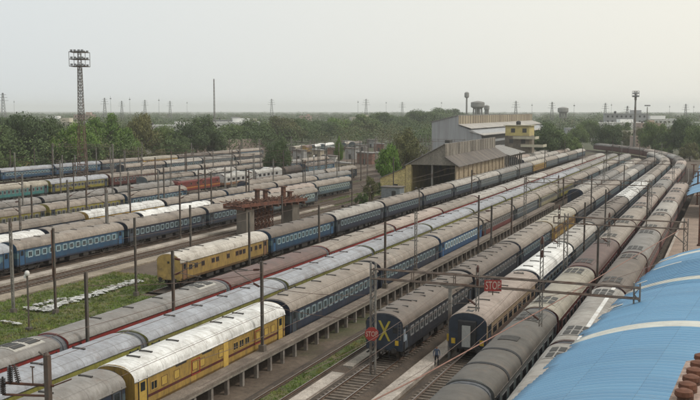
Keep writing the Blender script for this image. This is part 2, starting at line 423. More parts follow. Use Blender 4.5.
def shut_mesh():
    g = MB(); g.box((0, -.31, -.30), (.012, .31, .30), 0)
    for a, b in (((0, -.33, .28), (.03, .33, .31)), ((0, -.33, -.31), (.03, .33, -.28)), ((0, -.34, -.31), (.03, -.31, .31)), ((0, .31, -.31), (.03, .34, .31))): g.box(a, b, 2)
    return g.mesh('window', [TINT, GLASS, mat('window_rim', (.16, .09, .04), .7, .3, 4)])
def door_mesh():
    g = MB(); g.box((0, -.42, -1.0), (.02, .42, .95), 0); g.box((.021, -.25, .15), (.03, .25, .75), 1)
    g.box((0, -.50, -1.1), (.05, -.43, 1.02), 2); g.box((0, .43, -1.1), (.05, .50, 1.02), 2); g.box((0, -.5, -1.6), (.12, .5, -1.52), 2); g.box((0, -.45, -1.3), (.08, .45, -1.24), 2)
    return g.mesh('door', [TINT, GLASS, DARK])
def vent_mesh():
    g = MB()
    A = [(x, z) for x, z in arch(1.63, 3.05, 4.05, 40) if abs(x) < .5]
    pr = [(x, z + .01) for x, z in A] + [(x, z + .07) for x, z in A[::-1]]
    g.prism(pr, 'y', -.085, .085)
    for x, z in (A[0], A[-1]): g.box((x - .05, -.085, z), (x + .05, .085, z + .09))
    return g.mesh('roof_vent', VENT)
def svent_mesh():
    g = MB(); g.box((-.26, -.07, -.05), (.26, .07, .05)); g.bar((-.26, 0, .04), (.26, 0, .04), .07, 8)
    return g.mesh('side_vent', VENT)
def acunit_mesh():
    g = MB()
    A = [(x, z) for x, z in arch(1.63, 3.05, 4.05, 48) if abs(x) < 1.12]
    pr = [(x, z - .03) for x, z in A] + [(x * .97, z + .05) for x, z in A[::-1]]
    g.prism(pr, 'y', -1.5, 1.5, 0)
    def z_at(x): return min(A, key=lambda p: abs(p[0] - x))[1]
    for i in range(3):
        x0 = -.84 + i * .6
        for sy in (-.75, .75):
            p = [(x0, z_at(x0) + .056), (x0 + .46, z_at(x0 + .46) + .056), (x0 + .46, z_at(x0 + .46) + .09), (x0, z_at(x0) + .09)]
            g.prism(p, 'y', sy - .55, sy + .55, 1)
    return g.mesh('roof_ac_unit', [TINT, GRILLE])
def hatch_mesh():
    g = MB(); A = [(x, z) for x, z in arch(1.63, 3.05, 4.05, 40) if abs(x) < .75]
    g.prism([(x, z) for x, z in A] + [(x, z + .05) for x, z in A[::-1]], 'y', -.6, .6)
    return g.mesh('roof_hatch', VENT)
def band_mesh(wd=.35):
    g = MB(); A = arch(1.66, 3.05, 4.08, 20); B = arch(1.60, 3.05, 4.02, 20)
    g.prism(A + B[::-1], 'y', -wd / 2, wd / 2); return g.mesh('roof_band', RUBBER)
M_BODY = {}; M_ROOF = {}
def bm_(L, lhb=False):
    k = (round(L, 1), lhb)
    if k not in M_BODY: M_BODY[k] = body_mesh(L, .5, lhb); M_ROOF[k] = smooth_by(roof_mesh(L, .46, lhb))
    return M_BODY[k], M_ROOF[k]
M_GANG, M_BEL, M_BOG, M_WH, M_GEAR, M_BUF, M_DOOR, M_VENT, M_SV, M_AC, M_HATCH, M_BAND = gang_mesh(), bellows_mesh(), bogie_mesh(), wheel_mesh(), gear_mesh(), buffer_mesh(), door_mesh(), vent_mesh(), svent_mesh(), acunit_mesh(), hatch_mesh(), band_mesh()
M_WIN = {'icf': win_mesh(.52, .56, .15, 'split'), 'shut': shut_mesh(), 'ac': win_mesh(1.25, .62, .05, ''), 'camp': win_mesh(.62, .52, .06, 'split'), 'small': win_mesh(.5, .5, .1, '')}
# colours (real-world paint values)
NAVY = (.022, .035, .075); NAVYD = (.016, .022, .036); BLUE = (.022, .085, .20); BLIGHT = (.13, .24, .33); YEL = (.45, .29, .07); OLIVE = (.33, .29, .05)
MAR = (.115, .018, .016); REDB = (.30, .035, .03); TEAL = (.05, .22, .22); GREY = (.20, .20, .20); CREAM = (.50, .44, .32); TAN = (.36, .27, .18)
LIV = {
 'blue': livery('blue', [(0, NAVY), (1.15, (.018, .070, .145)), (1.95, (.09, .175, .215)), (2.62, (.018, .070, .145))]),
 'brightblue': livery('brightblue', [(0, NAVY), (1.15, BLUE), (1.95, BLIGHT), (2.62, BLUE)]),
 'navy': livery('navy', [(0, NAVYD), (1.15, (.020, .032, .062)), (1.95, (.07, .105, .125)), (2.62, (.020, .032, .062))]),
 'dark': livery('dark', [(0, NAVYD), (1.95, (.045, .055, .06)), (2.62, NAVYD)]),
 'greyblue': livery('greyblue', [(0, (.05, .06, .07)), (1.15, (.09, .12, .14)), (1.95, (.17, .2, .2)), (2.62, (.09, .12, .14))]),
 'yellow': livery('yellow', [(0, (.25, .15, .05)), (1.22, YEL), (1.62, MAR), (1.80, YEL)]),
 'yellowrust': livery('yellowrust', [(0, (.22, .13, .05)), (1.2, (.47, .31, .09)), (2.9, (.36, .24, .1))]),
 'olive': livery('olive', [(0, (.05, .05, .02)), (1.2, OLIVE), (2.0, (.12, .12, .06)), (2.5, OLIVE)]),
 'garib': livery('garib', [(0, (.09, .13, .03)), (1.3, (.22, .22, .04)), (2.6, (.27, .26, .06))]),
 'redgrey': livery('redgrey', [(0, (.12, .03, .025)), (1.2, (.16, .15, .14)), (2.3, REDB)]),
 'maroon': livery('maroon', [(0, (.06, .012, .012)), (1.1, MAR), (2.0, (.14, .05, .04)), (2.6, MAR)]),
 'teal': livery('teal', [(0, (.03, .07, .07)), (1.2, TEAL), (2.75, (.50, .47, .40))]),
 'tealgrey': livery('tealgrey', [(0, (.05, .07, .08)), (1.2, (.035, .12, .16)), (2.0, (.13, .17, .18)), (2.6, (.16, .17, .17))]),
 'tan': livery('tan', [(0, (.12, .09, .07)), (1.2, (.17, .12, .10)), (1.9, TAN), (2.9, (.42, .35, .28))]),
 'maroongrey': livery('maroongrey', [(0, (.10, .02, .02)), (1.2, (.14, .03, .03)), (1.8, (.16, .15, .14)), (2.7, (.13, .12, .11))]),
 'paleyel': livery('paleyel', [(0, (.13, .11, .06)), (1.2, (.40, .36, .22)), (1.9, (.34, .33, .24)), (2.6, (.42, .38, .24))]),
 'graf': livery('graf', [(0, (.05, .05, .05)), (1.15, (.10, .15, .18)), (2.0, (.26, .33, .33)), (2.6, (.11, .15, .18))]),
}
LIVNAME = {'blue': 'blue', 'brightblue': 'bright blue', 'navy': 'navy', 'dark': 'dark', 'greyblue': 'grey-blue', 'yellow': 'yellow', 'yellowrust': 'rust-stained yellow', 'olive': 'olive yellow',
           'garib': 'yellow-green', 'redgrey': 'red and grey', 'maroon': 'maroon', 'teal': 'teal', 'tealgrey': 'teal', 'tan': 'tan', 'maroongrey': 'maroon and grey', 'paleyel': 'pale yellow', 'graf': 'pale blue'}
RC = {'bone': (.55, .52, .47), 'silver': (.36, .38, .42), 'white': (.78, .79, .78), 'beige': (.30, .262, .225), 'brown': (.165, .138, .118), 'grey': (.25, .24, .228), 'maroon': (.15, .095, .085), 'cream': (.41, .38, .315),
      'pale': (.42, .40, .37), 'dark': (.13, .122, .11), 'pink': (.38, .315, .275)}
def coach(u, s0, L, roof, liv, label, group, kind='icf', on=True, first=False, head=False):
    a = bend(u, s0, on); b = bend(u, s0 + L, on)
    ang = math.atan2(-(b[0] - a[0]), b[1] - a[1])
    t = empty('passenger_coach', (a[0], a[1], 0), ang); tag(t, label, 'coach', group)
    bm, rm = bm_(L, kind == 'lhb' and u < -30); dist = math.hypot(a[0], a[1]); lod = 0 if dist < 175 else (1 if dist < 300 else 2)
    bo = ob('body', bm, t); bo.material_slots[0].link = 'OBJECT'; bo.material_slots[0].material = LIV[liv]
    kk = random.uniform(.88, 1.12); r = tuple(c * kk for c in RC[roof])
    ro = ob('roof', rm, t, color=r)
    lhb = kind == 'lhb'
    if head: 
        for sx in (-.95, .95): ob('buffer', M_BUF, t, (sx, .5, 0))
        if u > -22 or -31 < u < -29: ob('gangway', M_GANG, t, (0, .12, 0))
    if lhb: ob('bellows', M_BEL, t, (0, L - .5, 0))
    else:
        ob('gangway', M_GANG, t, (0, L - .5, 0))
        if lod == 0: ob('gangway', M_GANG, t, (0, -.02, 0)) if not head else None
    if lod < 2:
        for y in (3.2, L - 3.2):
            bg_ = ob('bogie', M_BOG, t, (0, y, 0))
            if lod == 0:
                for dy in (-1.45, 1.45): ob('wheel_set', M_WH, bg_, (0, dy, 0))
        ob('underframe_gear', M_GEAR, t)
    # windows and doors
    fc = {'blue': (.26, .35, .39), 'brightblue': (.50, .60, .62), 'navy': (.20, .26, .28), 'graf': (.34, .40, .38), 'greyblue': (.25, .27, .27), 'yellow': (.40, .26, .08), 'yellowrust': (.18, .10, .06), 'tan': (.2, .14, .1)}.get(liv, tuple(.5 * x + .1 for x in (.2, .2, .2)))
    dc = {'yellow': (.48, .32, .07), 'yellowrust': (.20, .11, .06), 'blue': (.03, .09, .18), 'brightblue': (.03, .10, .23), 'maroon': MAR}.get(liv, (.05, .06, .075))
    sides = (1, -1) if lod == 0 else (1,)
    if kind == 'icf': wk, ys, zc = 'icf', [2.8 + i * (L - 5.6) / 13 for i in range(14)], 2.27
    elif kind == 'camp': wk, ys, zc = 'camp', [2.6, 3.8, 5.3, 7.6, 8.6, 11.2, 13.4, 14.3, 15.2, 17.0, 18.4, 19.6], 2.3
    else: wk, ys, zc = 'ac', [3.2 + i * (L - 6.4) / 8 for i in range(9)], 2.25
    if lod == 2: ys = ys[::2] if wk == 'camp' else ys
    for sx in sides:
        for y in ys:
            w_k = wk if not (wk == 'camp' and liv == 'yellow' and y not in (2.6, 13.4, 14.3, 15.2)) else 'shut'
            ob('window', M_WIN[w_k], t, (sx * 1.6, y, zc), 0 if sx > 0 else math.pi, (.46, .31, .07) if w_k == 'shut' else fc)
        if lod < 2:
            for y in (1.35, L - 1.35): ob('door', M_DOOR, t, (sx * 1.6, y, 2.1), 0 if sx > 0 else math.pi, dc)
    # roof furniture
    if lhb:
        for y in ((3.4, L - 3.4) if liv != 'tealgrey' and not (u > -11 and s0 < 60) else ((L - 3.4,) if s0 > 50 or u > -11 else ())): ob('roof_ac_unit', M_AC, ro, (0, y, 0), 0, tuple(c * .8 for c in r)) if roof not in ('silver',) and (u > -20) else None
        if -47 < u < -45 and s0 < 60: ob('roof_ac_unit', M_AC, ro, (0, L - 2.9, .0), 0, (.40, .38, .34)); ob('roof_ac_unit', M_AC, ro, (0, 3.6, .0), 0, (.40, .38, .34)) if s0 > 40 and s0 < 50 else None
        for i in range(4 if lod < 2 else 2): ob('roof_vent', M_VENT, ro, (0, 5.6 + i * (L - 11) / 3, .0)) if u < -30 else None
    elif kind == 'camp':
        for y in (2.6, 4.0, 7.2, 13.2, 15.0, 16.6): ob('roof_vent', M_VENT, ro, (0, y, 0))
    elif kind == 'double':
        pass
    else:
        n = 6 if lod < 2 else 3
        for i in range(n): ob('roof_vent', M_VENT, ro, (0, 2.3 + i * (L - 4.6) / (n - 1), 0))
    return t, ro, bo
TRAINS = []
def train(name, u, anchor, specs, L, group, kind='icf', on=True, head=False):
    """specs: list of (roof, livery[, kind]); anchor is where the nearest coach starts"""
    out = []; n = 0
    for i, sp in enumerate(specs):
        s0 = anchor + i * L; a = bend(u, s0 + L, on); b = bend(u, s0, on)
        vis = False
        for q in (a, b, bend(u, s0 + L / 2, on)):
            for dx in (-1.6, 1.6):
                for zz in (0.5, 4.0):
                    x, y = proj(q[0] + dx, q[1], zz)
                    if -4 < x < 704 and y < 404: vis = True
        if not vis: continue
        n += 1; roof, liv = sp[0], sp[1]; kd = sp[2] if len(sp) > 2 else kind
        lab = f"{roof} roofed {LIVNAME[liv].split(' and ')[0]} coach, {ORD[n]} from near end of {name}"
        out.append(coach(u, s0, L, roof, liv, lab, group, kd, on, head=(head and i == 0)))
    return out
rr = random.Random(11)
def fill(opts, n): return [rr.choice(opts) for _ in range(n)]
tG = train('the blue roof side train', -10.1, 42.2, [('pale', 'maroon')] * 2 + [('brown', 'maroon'), ('grey', 'maroon'), ('beige', 'maroon'), ('pale', 'maroon')] + fill([('brown', 'maroon'), ('pink', 'maroon')], 2), CL, 'maroon coaches beside the platform', 'lhb')
tF = train('the teal fronted train', -14.3, 30.1, [('dark', 'tealgrey'), ('dark', 'tealgrey'), ('cream', 'maroon'), ('maroon', 'maroon'), ('beige', 'maroon'), ('beige', 'maroon'), ('pink', 'maroon'), ('beige', 'maroon')] + fill([('brown', 'maroon'), ('pink', 'maroon'), ('beige', 'maroon'), ('grey', 'maroon')], 12), CL, 'coaches of the teal and maroon train', 'lhb')
tE = train('the white and navy train', -19.3, 70.3, [('pink', 'tan', 'ac'), ('white', 'navy', 'plain'), ('pale', 'greyblue'), ('brown', 'greyblue', 'ac'), ('brown', 'dark', 'ac'), ('white', 'navy', 'ac')] + fill([('beige', 'navy'), ('pale', 'navy'), ('cream', 'greyblue'), ('white', 'navy')], 8), 22.0, 'coaches of the white and navy train', head=True)
tD = train('yellow cross train', -25.5, 67.4, [('brown', 'dark'), ('brown', 'dark'), ('beige', 'navy'), ('cream', 'yellowrust'), ('beige', 'dark'), ('beige', 'navy')] + fill([('beige', 'navy'), ('brown', 'dark'), ('pale', 'navy'), ('grey', 'navy')], 6), CL, 'coaches of the yellow cross train', on=False, head=True)
tI = train('the open track train', -29.75, 192.5, fill([('beige', 'navy'), ('grey', 'greyblue'), ('pale', 'navy')], 6), CL, 'coaches past the open track', on=False, head=True)
tC = train('the pillared platform train', -36.4, 24.2, [('grey', 'navy'), ('white', 'yellow', 'camp'), ('beige', 'navy'), ('beige', 'navy'), ('beige', 'brightblue'), ('beige', 'maroongrey'), ('beige', 'greyblue'), ('beige', 'paleyel'), ('beige', 'olive'), ('beige', 'dark'), ('beige', 'navy'), ('pale', 'greyblue'), ('beige', 'navy'), ('grey', 'navy'), ('grey', 'greyblue')], CL, 'coaches along the pillared platform', on=False)
tB = train('the silver roofed train', -41.1, 8.1, [('silver', 'garib')] * 11 + [('grey', 'garib')] * 4, 23.3, 'coaches of the silver roofed train', 'lhb', on=False)
tA = train('the red banded train', -46.0, 4.5, [('grey', 'redgrey')] * 3 + [('maroon', 'redgrey'), ('beige', 'redgrey'), ('pink', 'redgrey'), ('beige', 'redgrey')] + fill([('beige', 'redgrey'), ('pale', 'redgrey')], 8), 23.6, 'coaches of the red banded train', 'lhb', on=False)
tZ = train('the gabled shed train', -59.2, 86.4, [('bone', 'yellowrust', 'camp'), ('brown', 'blue'), ('pale', 'navy'), ('beige', 'navy'), ('beige', 'navy'), ('pale', 'navy'), ('pale', 'greyblue'), ('grey', 'greyblue'), ('grey', 'greyblue'), ('cream', 'yellow'), ('beige', 'greyblue'), ('pale', 'navy'), ('beige', 'greyblue'), ('pale', 'navy')], CL, 'coaches passing the gabled shed', on=False, head=True)
for k, (u, s) in enumerate(((-65.5, 303), (-70.9, 318), (-76.3, 366), (-81.7, 378))):
    train(['first', 'second', 'third', 'fourth'][k] + ' row beyond gabled shed', u, s, fill([('pale', 'navy'), ('cream', 'navy'), ('beige', 'greyblue'), ('pink', 'navy')], 6 - k), CL, 'coaches parked beyond the gabled shed', on=False)
tY = train('blue train by grass', -83.3, 63.9, [('silver', 'blue'), ('beige', 'blue'), ('beige', 'navy'), ('beige', 'navy'), ('beige', 'graf')], 22.6, 'coaches of the blue train by the grass', on=False)
train('row behind blue grass train', -88.5, 76.5, [('white', 'navy'), ('beige', 'navy'), ('white', 'navy'), ('beige', 'navy'), ('pink', 'navy'), ('beige', 'graf')], 22.0, 'coaches of the mixed train', on=False)
train('third row from grass', -97.4, 95.5, [('beige', 'navy'), ('white', 'yellow'), ('beige', 'navy'), ('beige', 'blue'), ('beige', 'navy'), ('grey', 'blue')], CL, 'coaches in the third row', on=False)
train('row of beige roofs beyond it', -104.6, 184, [('beige', 'navy'), ('grey', 'blue'), ('beige', 'dark')], CL, 'coaches beyond the third row', on=False)
train('row behind red locomotive', -134.5, 186, [('beige', 'greyblue'), ('pale', 'dark'), ('beige', 'navy'), ('grey', 'navy'), ('beige', 'dark')], CL, 'coaches behind the locomotive', on=False)
train('second row under the trees', -171, 226, [('beige', 'dark'), ('pale', 'navy'), ('grey', 'greyblue'), ('beige', 'dark')], CL, 'second row under the trees', on=False)
train('the olive yellow row', -111.5, 102.5, [('beige', 'olive'), ('beige', 'olive'), ('beige', 'blue')], CL, 'coaches of the olive yellow row', on=False)
train('row before red locomotive', -121.8, 113.0, [('grey', 'greyblue'), ('grey', 'dark'), ('grey', 'dark')], CL, 'weathered coaches before the locomotive', on=False)
train('the teal and maroon row', -149.5, 146.5, [('cream', 'teal'), ('silver', 'olive'), ('beige', 'maroon'), ('beige', 'navy'), ('beige', 'dark'), ('beige', 'navy')], CL, 'coaches of the teal and maroon row', on=False)
train('row under the trees', -190.5, 173.4, [('silver', 'blue'), ('silver', 'blue'), ('silver', 'blue'), ('beige', 'navy'), ('cream', 'yellowrust'), ('brown', 'dark'), ('beige', 'dark'), ('beige', 'blue')], CL, 'coaches under the trees', on=False)
# -- extra marks on the nearest coaches
def textmesh(s, size, name, m, extr=.01):
    cu = bpy.data.curves.new(name, 'FONT'); cu.body = s; cu.size = size; cu.extrude = extr; cu.align_x = 'CENTER'; cu.align_y = 'CENTER'
    o = bpy.data.objects.new(name, cu); col.objects.link(o); dg = bpy.context.evaluated_depsgraph_get(); dg.update()
    me = bpy.data.meshes.new_from_object(o.evaluated_get(dg)); bpy.data.objects.remove(o); bpy.data.curves.remove(cu)
    me.materials.clear(); me.materials.append(m); me.name = name; return me
CROSS = mat('cross_yellow', (.42, .34, .05), .6, .3, 4)
PANEL = mat('notice_panel', (.34, .40, .46), .6, .3, 3)
LAMPY = mat('buffer_beam_yellow', (.55, .36, .03), .6, .3, 4)
NAVYEND = mat('navy_end', (.022, .032, .05), .55, .4, 2)
def end_plate(t, y=.5, m=NAVYEND):
    g = MB(); A = arch(1.585, 3.0, 3.97, 14); g.prism([(-1.57, 1.0), (1.57, 1.0)] + A, 'y', y - .035, y - .003); return ob('end_panel', g.mesh('end_panel', m), t)
t, ro, bo = tD[0]
ep = end_plate(t)
g = MB(); g.prism([(-.5, 1.75), (-.3, 1.75), (.56, 3.4), (.36, 3.4)], 'y', .44, .462); ob('cross_stroke', g.mesh('cross', CROSS), ep)
g = MB(); g.prism([(.36, 1.75), (.56, 1.75), (-.3, 3.4), (-.5, 3.4)], 'y', .415, .436); ob('cross_stroke', g.mesh('cross', CROSS), ep)
g = MB(); g.box((.95, .42, 1.45), (1.25, .462, 1.85)); ob('tail_board', g.mesh('tail_board', LAMPY), ep)
g = MB(); g.box((-.16, -.15, .85), (.16, .46, 1.1)); g.bar((0, -.15, .97), (0, -.3, .85), .07, 8); ob('coupler', g.mesh('coupler', DARK), ep)
for x in (-.45, .5): g = MB(); g.path([(x, .45, 1.0), (x, .25, .8), (x + .05, .2, .5), (x + .12, .3, .42)], .03, 6); ob('brake_hose', g.mesh('hose', RUBBER), ep)
g = MB()
for x in (1.2, 1.45): g.bar((x, .43, 1.9), (x, .43, 3.3), .018, 5)
for k in range(6): g.bar((1.2, .43, 1.95 + k * .25), (1.45, .43, 1.95 + k * .25), .015, 5)
ob('ladder', g.mesh('ladder', STEEL), ep)
for x in (-1.2, .75): g = MB(); g.box((x, .44, 2.45), (x + .4, .463, 2.9)); ob('end_window', g.mesh('ew', GLASS), ep)
g = MB(); g.box((1.602, .7, 1.75), (1.63, 1.35, 2.75)); ob('notice_panel', g.mesh('notice', PANEL), t)
for i in range(9):
    for sx in (-1, 1):
        ob('roof_vent', M_SV, ro, (sx * .62, 1.5 + i * 2.35, 3.95))
        if len(tD) > 1: ob('roof_vent', M_SV, tD[1][1], (sx * .62, 1.5 + i * 2.35, 3.95))
t, ro, bo = tE[0]
ep = end_plate(t)
g = MB(); g.box((-.35, -.02, 1.25), (.35, .1, 3.0)); ob('vestibule_door', g.mesh('vd', mat('steel_shutter', (.36, .36, .34), .5, .3, 5, stretch=(6, 1, 1))), ep)
for sx in (-1.2, 1.2): g = MB(); g.box((sx - .17, .42, 1.35), (sx + .17, .462, 1.8)); ob('tail_board', g.mesh('tail_board', LAMPY), ep)
for i in (-1, 0, 1):
    g = MB(); g.box((-.3, -.5, -.03), (.3, .5, .07)); h = ob('roof_hatch', g.mesh('hatch', GRILLE), ro, (i * .78, 1.35, 3.97 - .13 * abs(i))); h.rotation_euler = (0, .22 * i, 0)
for i in (-1, 0, 1):
    g = MB(); g.box((-.3, -.35, -.03), (.3, .35, .07)); h = ob('roof_hatch', g.mesh('hatch', GRILLE), ro, (i * .78, 20.4, 3.97 - .13 * abs(i))); h.rotation_euler = (0, .22 * i, 0)
t, ro, bo = tZ[0]
ep = end_plate(t, .5, mat('yellow_end', (.40, .27, .085), .7, .35, 1.2, c2=(.10, .075, .05)))
g = MB(); g.box((-.12, .42, 2.9), (.12, .462, 3.15)); ob('tail_lamp', g.mesh('tl', DARK), ep)
if tI:
    end_plate(tI[0][0], .5, NAVYEND)
# dark joints and hatches on the grey coach at the bottom of the picture
for c in tF[:2]:
    s0 = c[0].location.y
    for v in (56.7, 60.6):
        if s0 + 1 < v < s0 + 21: ob('roof_band', M_BAND, c[1], (0, v - s0, 0))
    for v in (53.2, 63.8):
        if s0 + 1 < v < s0 + 21: ob('roof_hatch', M_HATCH, c[1], (0, v - s0, 0))
# lettering band on the yellow coach
for c in tC[:3]:
    if c[0]['label'].startswith('white roofed yellow'):
        # outlined emergency panel and number boards
        g = MB()
        for a, b in (((0, -.55, -.5), (.03, -.5, .5)), ((0, .5, -.5), (.03, .55, .5)), ((0, -.55, .5), (.03, .55, .55)), ((0, -.55, -.55), (.03, .55, -.5))): g.box(a, b)
        me = g.mesh('panel_outline', SIGNRED)
        for y in (7.7, 17.0): ob('emergency_panel', me, c[0], (1.6, y, 2.2))
        g = MB(); g.box((0, 0, 0), (.02, 1.3, .16)); me = g.mesh('number_board', DARK)
        for y in (5.2, 8.6): ob('number_board', me, c[0], (1.6, y, 2.82))
        g = MB(); g.box((0, -.35, -1.1), (.03, .35, .95)); ob('tall_panel', g.mesh('tall', mat('orange_panel', (.55, .36, .08), .6, .2, 3)), c[0], (1.6, 11.9, 2.15))
# long pale walkway strip on the roof of the nearest coach by the platform
for c in tG[:2]:
    g = MB()
    for x0, x1, z in ((.42, .72, 4.045),): g.prism([(x0, z - .02), (x1, z - .07), (x1, z - .03), (x0, z + .03)], 'y', .6, 21.7)
    ob('roof_strip', g.mesh('strip', WHITE), c[1])
# painted panels on the end coach near the rusty bridge

# ------------------------------------------------------------------ locomotives and odd stock on the left
def loco(u, s0, L, label):
    t = empty('electric_locomotive', (u, s0, 0)); tag(t, label, 'locomotive')
    lv = livery('loco', [(0, (.05, .02, .02)), (1.2, (.24, .035, .025)), (1.65, (.50, .20, .04)), (2.0, (.20, .03, .025))])
    g = MB(); g.prism([(-1.5, 1.0), (1.5, 1.0), (1.5, 3.3), (1.25, 3.6), (-1.25, 3.6), (-1.5, 3.3)], 'y', .9, L - .9)
    # sloped cab fronts
    for y0, y1 in ((.9, .35), (L - .9, L - .35)):
        a = [(-1.5, y0, 1.0), (1.5, y0, 1.0), (1.5, y0, 3.3), (-1.5, y0, 3.3)]; b = [(-1.35, y1, 1.0), (1.35, y1, 1.0), (1.3, y1 + (y0 - y1) * .5, 3.2), (-1.3, y1 + (y0 - y1) * .5, 3.2)]
        g.face(b)
        for i in range(4): g.face([a[i], a[(i + 1) % 4], b[(i + 1) % 4], b[i]])
    ob('body', g.mesh('loco_body', lv), t)
    g = MB(); g.box((-1.1, 2.5, 3.601), (1.1, L - 2.5, 3.85)); g.box((-.8, 5, 3.851), (.8, 8, 4.1))
    for i in range(4): g.box((-.9, 9.5 + i * 1.6, 3.851), (.9, 10.4 + i * 1.6, 4.0))
    ob('roof', g.mesh('loco_roof', mat('loco_roof_grey', (.22, .2, .18), .7, .4, 2)), t)
    for y in (3.3, L - 3.3):
        g = MB()
        for sx in (-.6, .6):
            g.bar((sx, -.9, 3.9), (sx * .8, .7, 4.7), .035); g.bar((sx * .8, .7, 4.7), (sx * .9, -.3, 5.45), .03)
        g.box((-.95, -.42, 5.43), (.95, -.2, 5.5)); g.bar((-.6, -.9, 3.9), (.6, -.9, 3.9), .04)
        ob('pantograph', g.mesh('pantograph', DARK), t, (0, y, 0))
    for y in (4.0, L - 4.0): ob('bogie', M_BOG, t, (0, y, 0))
    for y in (2.1, 6.3, 9, 11.7, L - 2.1): ob('window', M_WIN['small'], t, (1.5, y, 2.7), 0, (.2, .1, .06))
    return t
loco(-121.8, 180.5, 20.5, 'red electric locomotive with an orange band in the left yard')
def emu(u, s0, label):
    t = empty('railcar', (u, s0, 0)); tag(t, label, 'railcar', 'white railcars behind the bridge'); L = 16.5
    lv = livery('railcar', [(0, (.10, .06, .04)), (1.2, (.32, .17, .09)), (1.75, (.62, .62, .60))])
    bm, rm = bm_(L); b = ob('body', bm, t); b.material_slots[0].link = 'OBJECT'; b.material_slots[0].material = lv
    ro = ob('roof', rm, t, color=(.5, .5, .48))
    for y in (2.5, 5, 7.5, 10, 12.5): ob('window', M_WIN['ac'], t, (1.6, y, 2.45), 0, (.2, .2, .2))
    for y in (4, 9, 13): g = MB(); g.box((-.7, -.8, 0), (.7, .8, .25)); ob('roof_box', g.mesh('roof_box', WHITE if y == 9 else GRILLE), ro, (0, y, 4.03))
    for y in (3, L - 3): ob('bogie', M_BOG, t, (0, y, 0))
    ob('gangway', M_GANG, t, (0, L - .5, 0))
emu(-121.8, 202, 'white railcar with brown skirt next to the red locomotive')
emu(-121.8, 219, 'white railcar with brown skirt farther from the red locomotive')
def tankwagon(u, s0, label):
    t = empty('tank_wagon', (u, s0, 0)); tag(t, label, 'tank wagon')
    g = MB(); g.bar((0, .8, 2.5), (0, 12, 2.5), 1.35, 20); g.bar((0, 6.2, 3.6), (0, 6.2, 4.2), .45, 14)
    ob('tank', g.mesh('tank', mat('sooty_tank', (.06, .05, .045), .7, .5, 1, c2=(.12, .08, .06))), t)
    g = MB(); g.box((-1.3, .3, .9), (1.3, 12.5, 1.15)); ob('frame', g.mesh('frame', DARK), t)
    for y in (2.8, 10): ob('bogie', M_BOG, t, (0, y, 0))
tankwagon(-121.8, 237, 'sooty dark tank wagon between the railcar and a blue coach')
coach(-121.8, 251, CL, 'brown', 'blue', 'brown roofed blue coach beyond the sooty tank wagon', 'odd coaches in the left yard', on=False)
# far trains in front of the wood
for i, (x, y, rf, lv) in enumerate(((292, 151, 'cream', 'maroongrey'), (303, 150, 'maroon', 'yellowrust'), (312, 149, 'white', 'graf'), (322, 148, 'white', 'graf'), (343, 146.5, 'cream', 'greyblue'), (352, 146, 'brown', 'greyblue'))):
    u, v = at(x, y, 2); t, ro, bo = coach(u, v, CL, rf, lv, f'{rf} roofed coach at the wood edge, {ORD[i+1]} of six counted from the left', 'far coaches at the wood edge', on=False)
    t.rotation_euler = (0, 0, R(12))

# ------------------------------------------------------------------ pillared platform beside the yellow coach
def pillared():
    t = empty('pillared_platform', (-34.0, 40, GZ)); tag(t, 'long narrow concrete platform on square pillars beside the yellow coach', 'platform')
    g = MB(); g.box((-.62, 0, 1.38), (.62, 150, 1.6)); ob('deck', g.mesh('deck', mat('deck_concrete', (.20, .165, .135), .9, .35, .7, c2=(.10, .08, .065), fine=8)), t)
    g = MB(); g.box((.52, 0, 1.2), (.60, 150, 1.375)); ob('edge_beam', g.mesh('edge', CONC), t)
    me = MB(); me.box((.22, -.14, 0), (.50, .14, 1.375)); me = me.mesh('pillar', mat('pillar_concrete', (.24, .215, .19), .9, .3, 2, c2=(.13, .10, .08)))
    y = .8
    while y < 150 : ob('pillar', me, t, (0, y, 0)); y += 2.25
pillared()
def slab(name, u0, u1, v0, v1, z, m, label, wob=0):
    g = MB(); g.box((u0, v0, GZ - .05), (u1, v1, z)); return structure(ob(name, g.mesh(name, m)), label)
slab('path', -28.45, -27.35, 40, 64, -.12, CONCP, 'narrow concrete path left of the cross coach')
slab('path', -28.4, -27.5, 66, 180, -.13, CONC, 'far stretch of narrow concrete path')
slab('path', -23.0, -21.6, 40, 180, -.10, CONCP, 'concrete path where the person stands')
slab('path', -81.0, -79.4, 55, 180, -.14, CONCP, 'pale path along the blue train')
slab('path', -75.2, -73.0, 55, 140, -.22, mat('trodden_earth', (.30, .25, .19), .95, .3, .7, c2=(.18, .15, .11), fine=6), 'trodden pale earth beside the open track')
# ------------------------------------------------------------------ grass
GRASS = mat('grass_blades', (.14, .20, .035), .8, .5, .6, c2=(.27, .24, .08), fine=.5)
GRASSF = mat('grass_floor', (.075, .095, .028), .95, .5, .8, c2=(.15, .12, .06), fine=4)
def grass(name, label, regs, dens, hmax, seed):
    rd = random.Random(seed); g = MB()
    for (u0, u1, v0, v1) in regs:
        zb = -.22 if u0 == -30.45 else GZ
        n = int((u1 - u0) * (v1 - v0) * dens)
        tufts = [(rd.uniform(u0, u1), rd.uniform(v0, v1), rd.uniform(.3, 1.0)) for _ in range(n)]
        for x, y, s in tufts:
            for _ in range(7):
                a = rd.uniform(0, 6.28); h = hmax * s * rd.uniform(.4, 1); w_ = .035 + .03 * rd.random(); px, py = x + rd.gauss(0, .12), y + rd.gauss(0, .12)
                dx, dy = math.cos(a) * w_, math.sin(a) * w_; lx, ly = rd.gauss(0, .14) * h * 2, rd.gauss(0, .14) * h * 2
                g.face([(px - dx, py - dy, zb), (px + dx, py + dy, zb), (px + dx * .3 + lx, py + dy * .3 + ly, zb + h)])
    tag(ob(name, g.mesh(name, GRASS)), label, 'grass', kind='stuff')
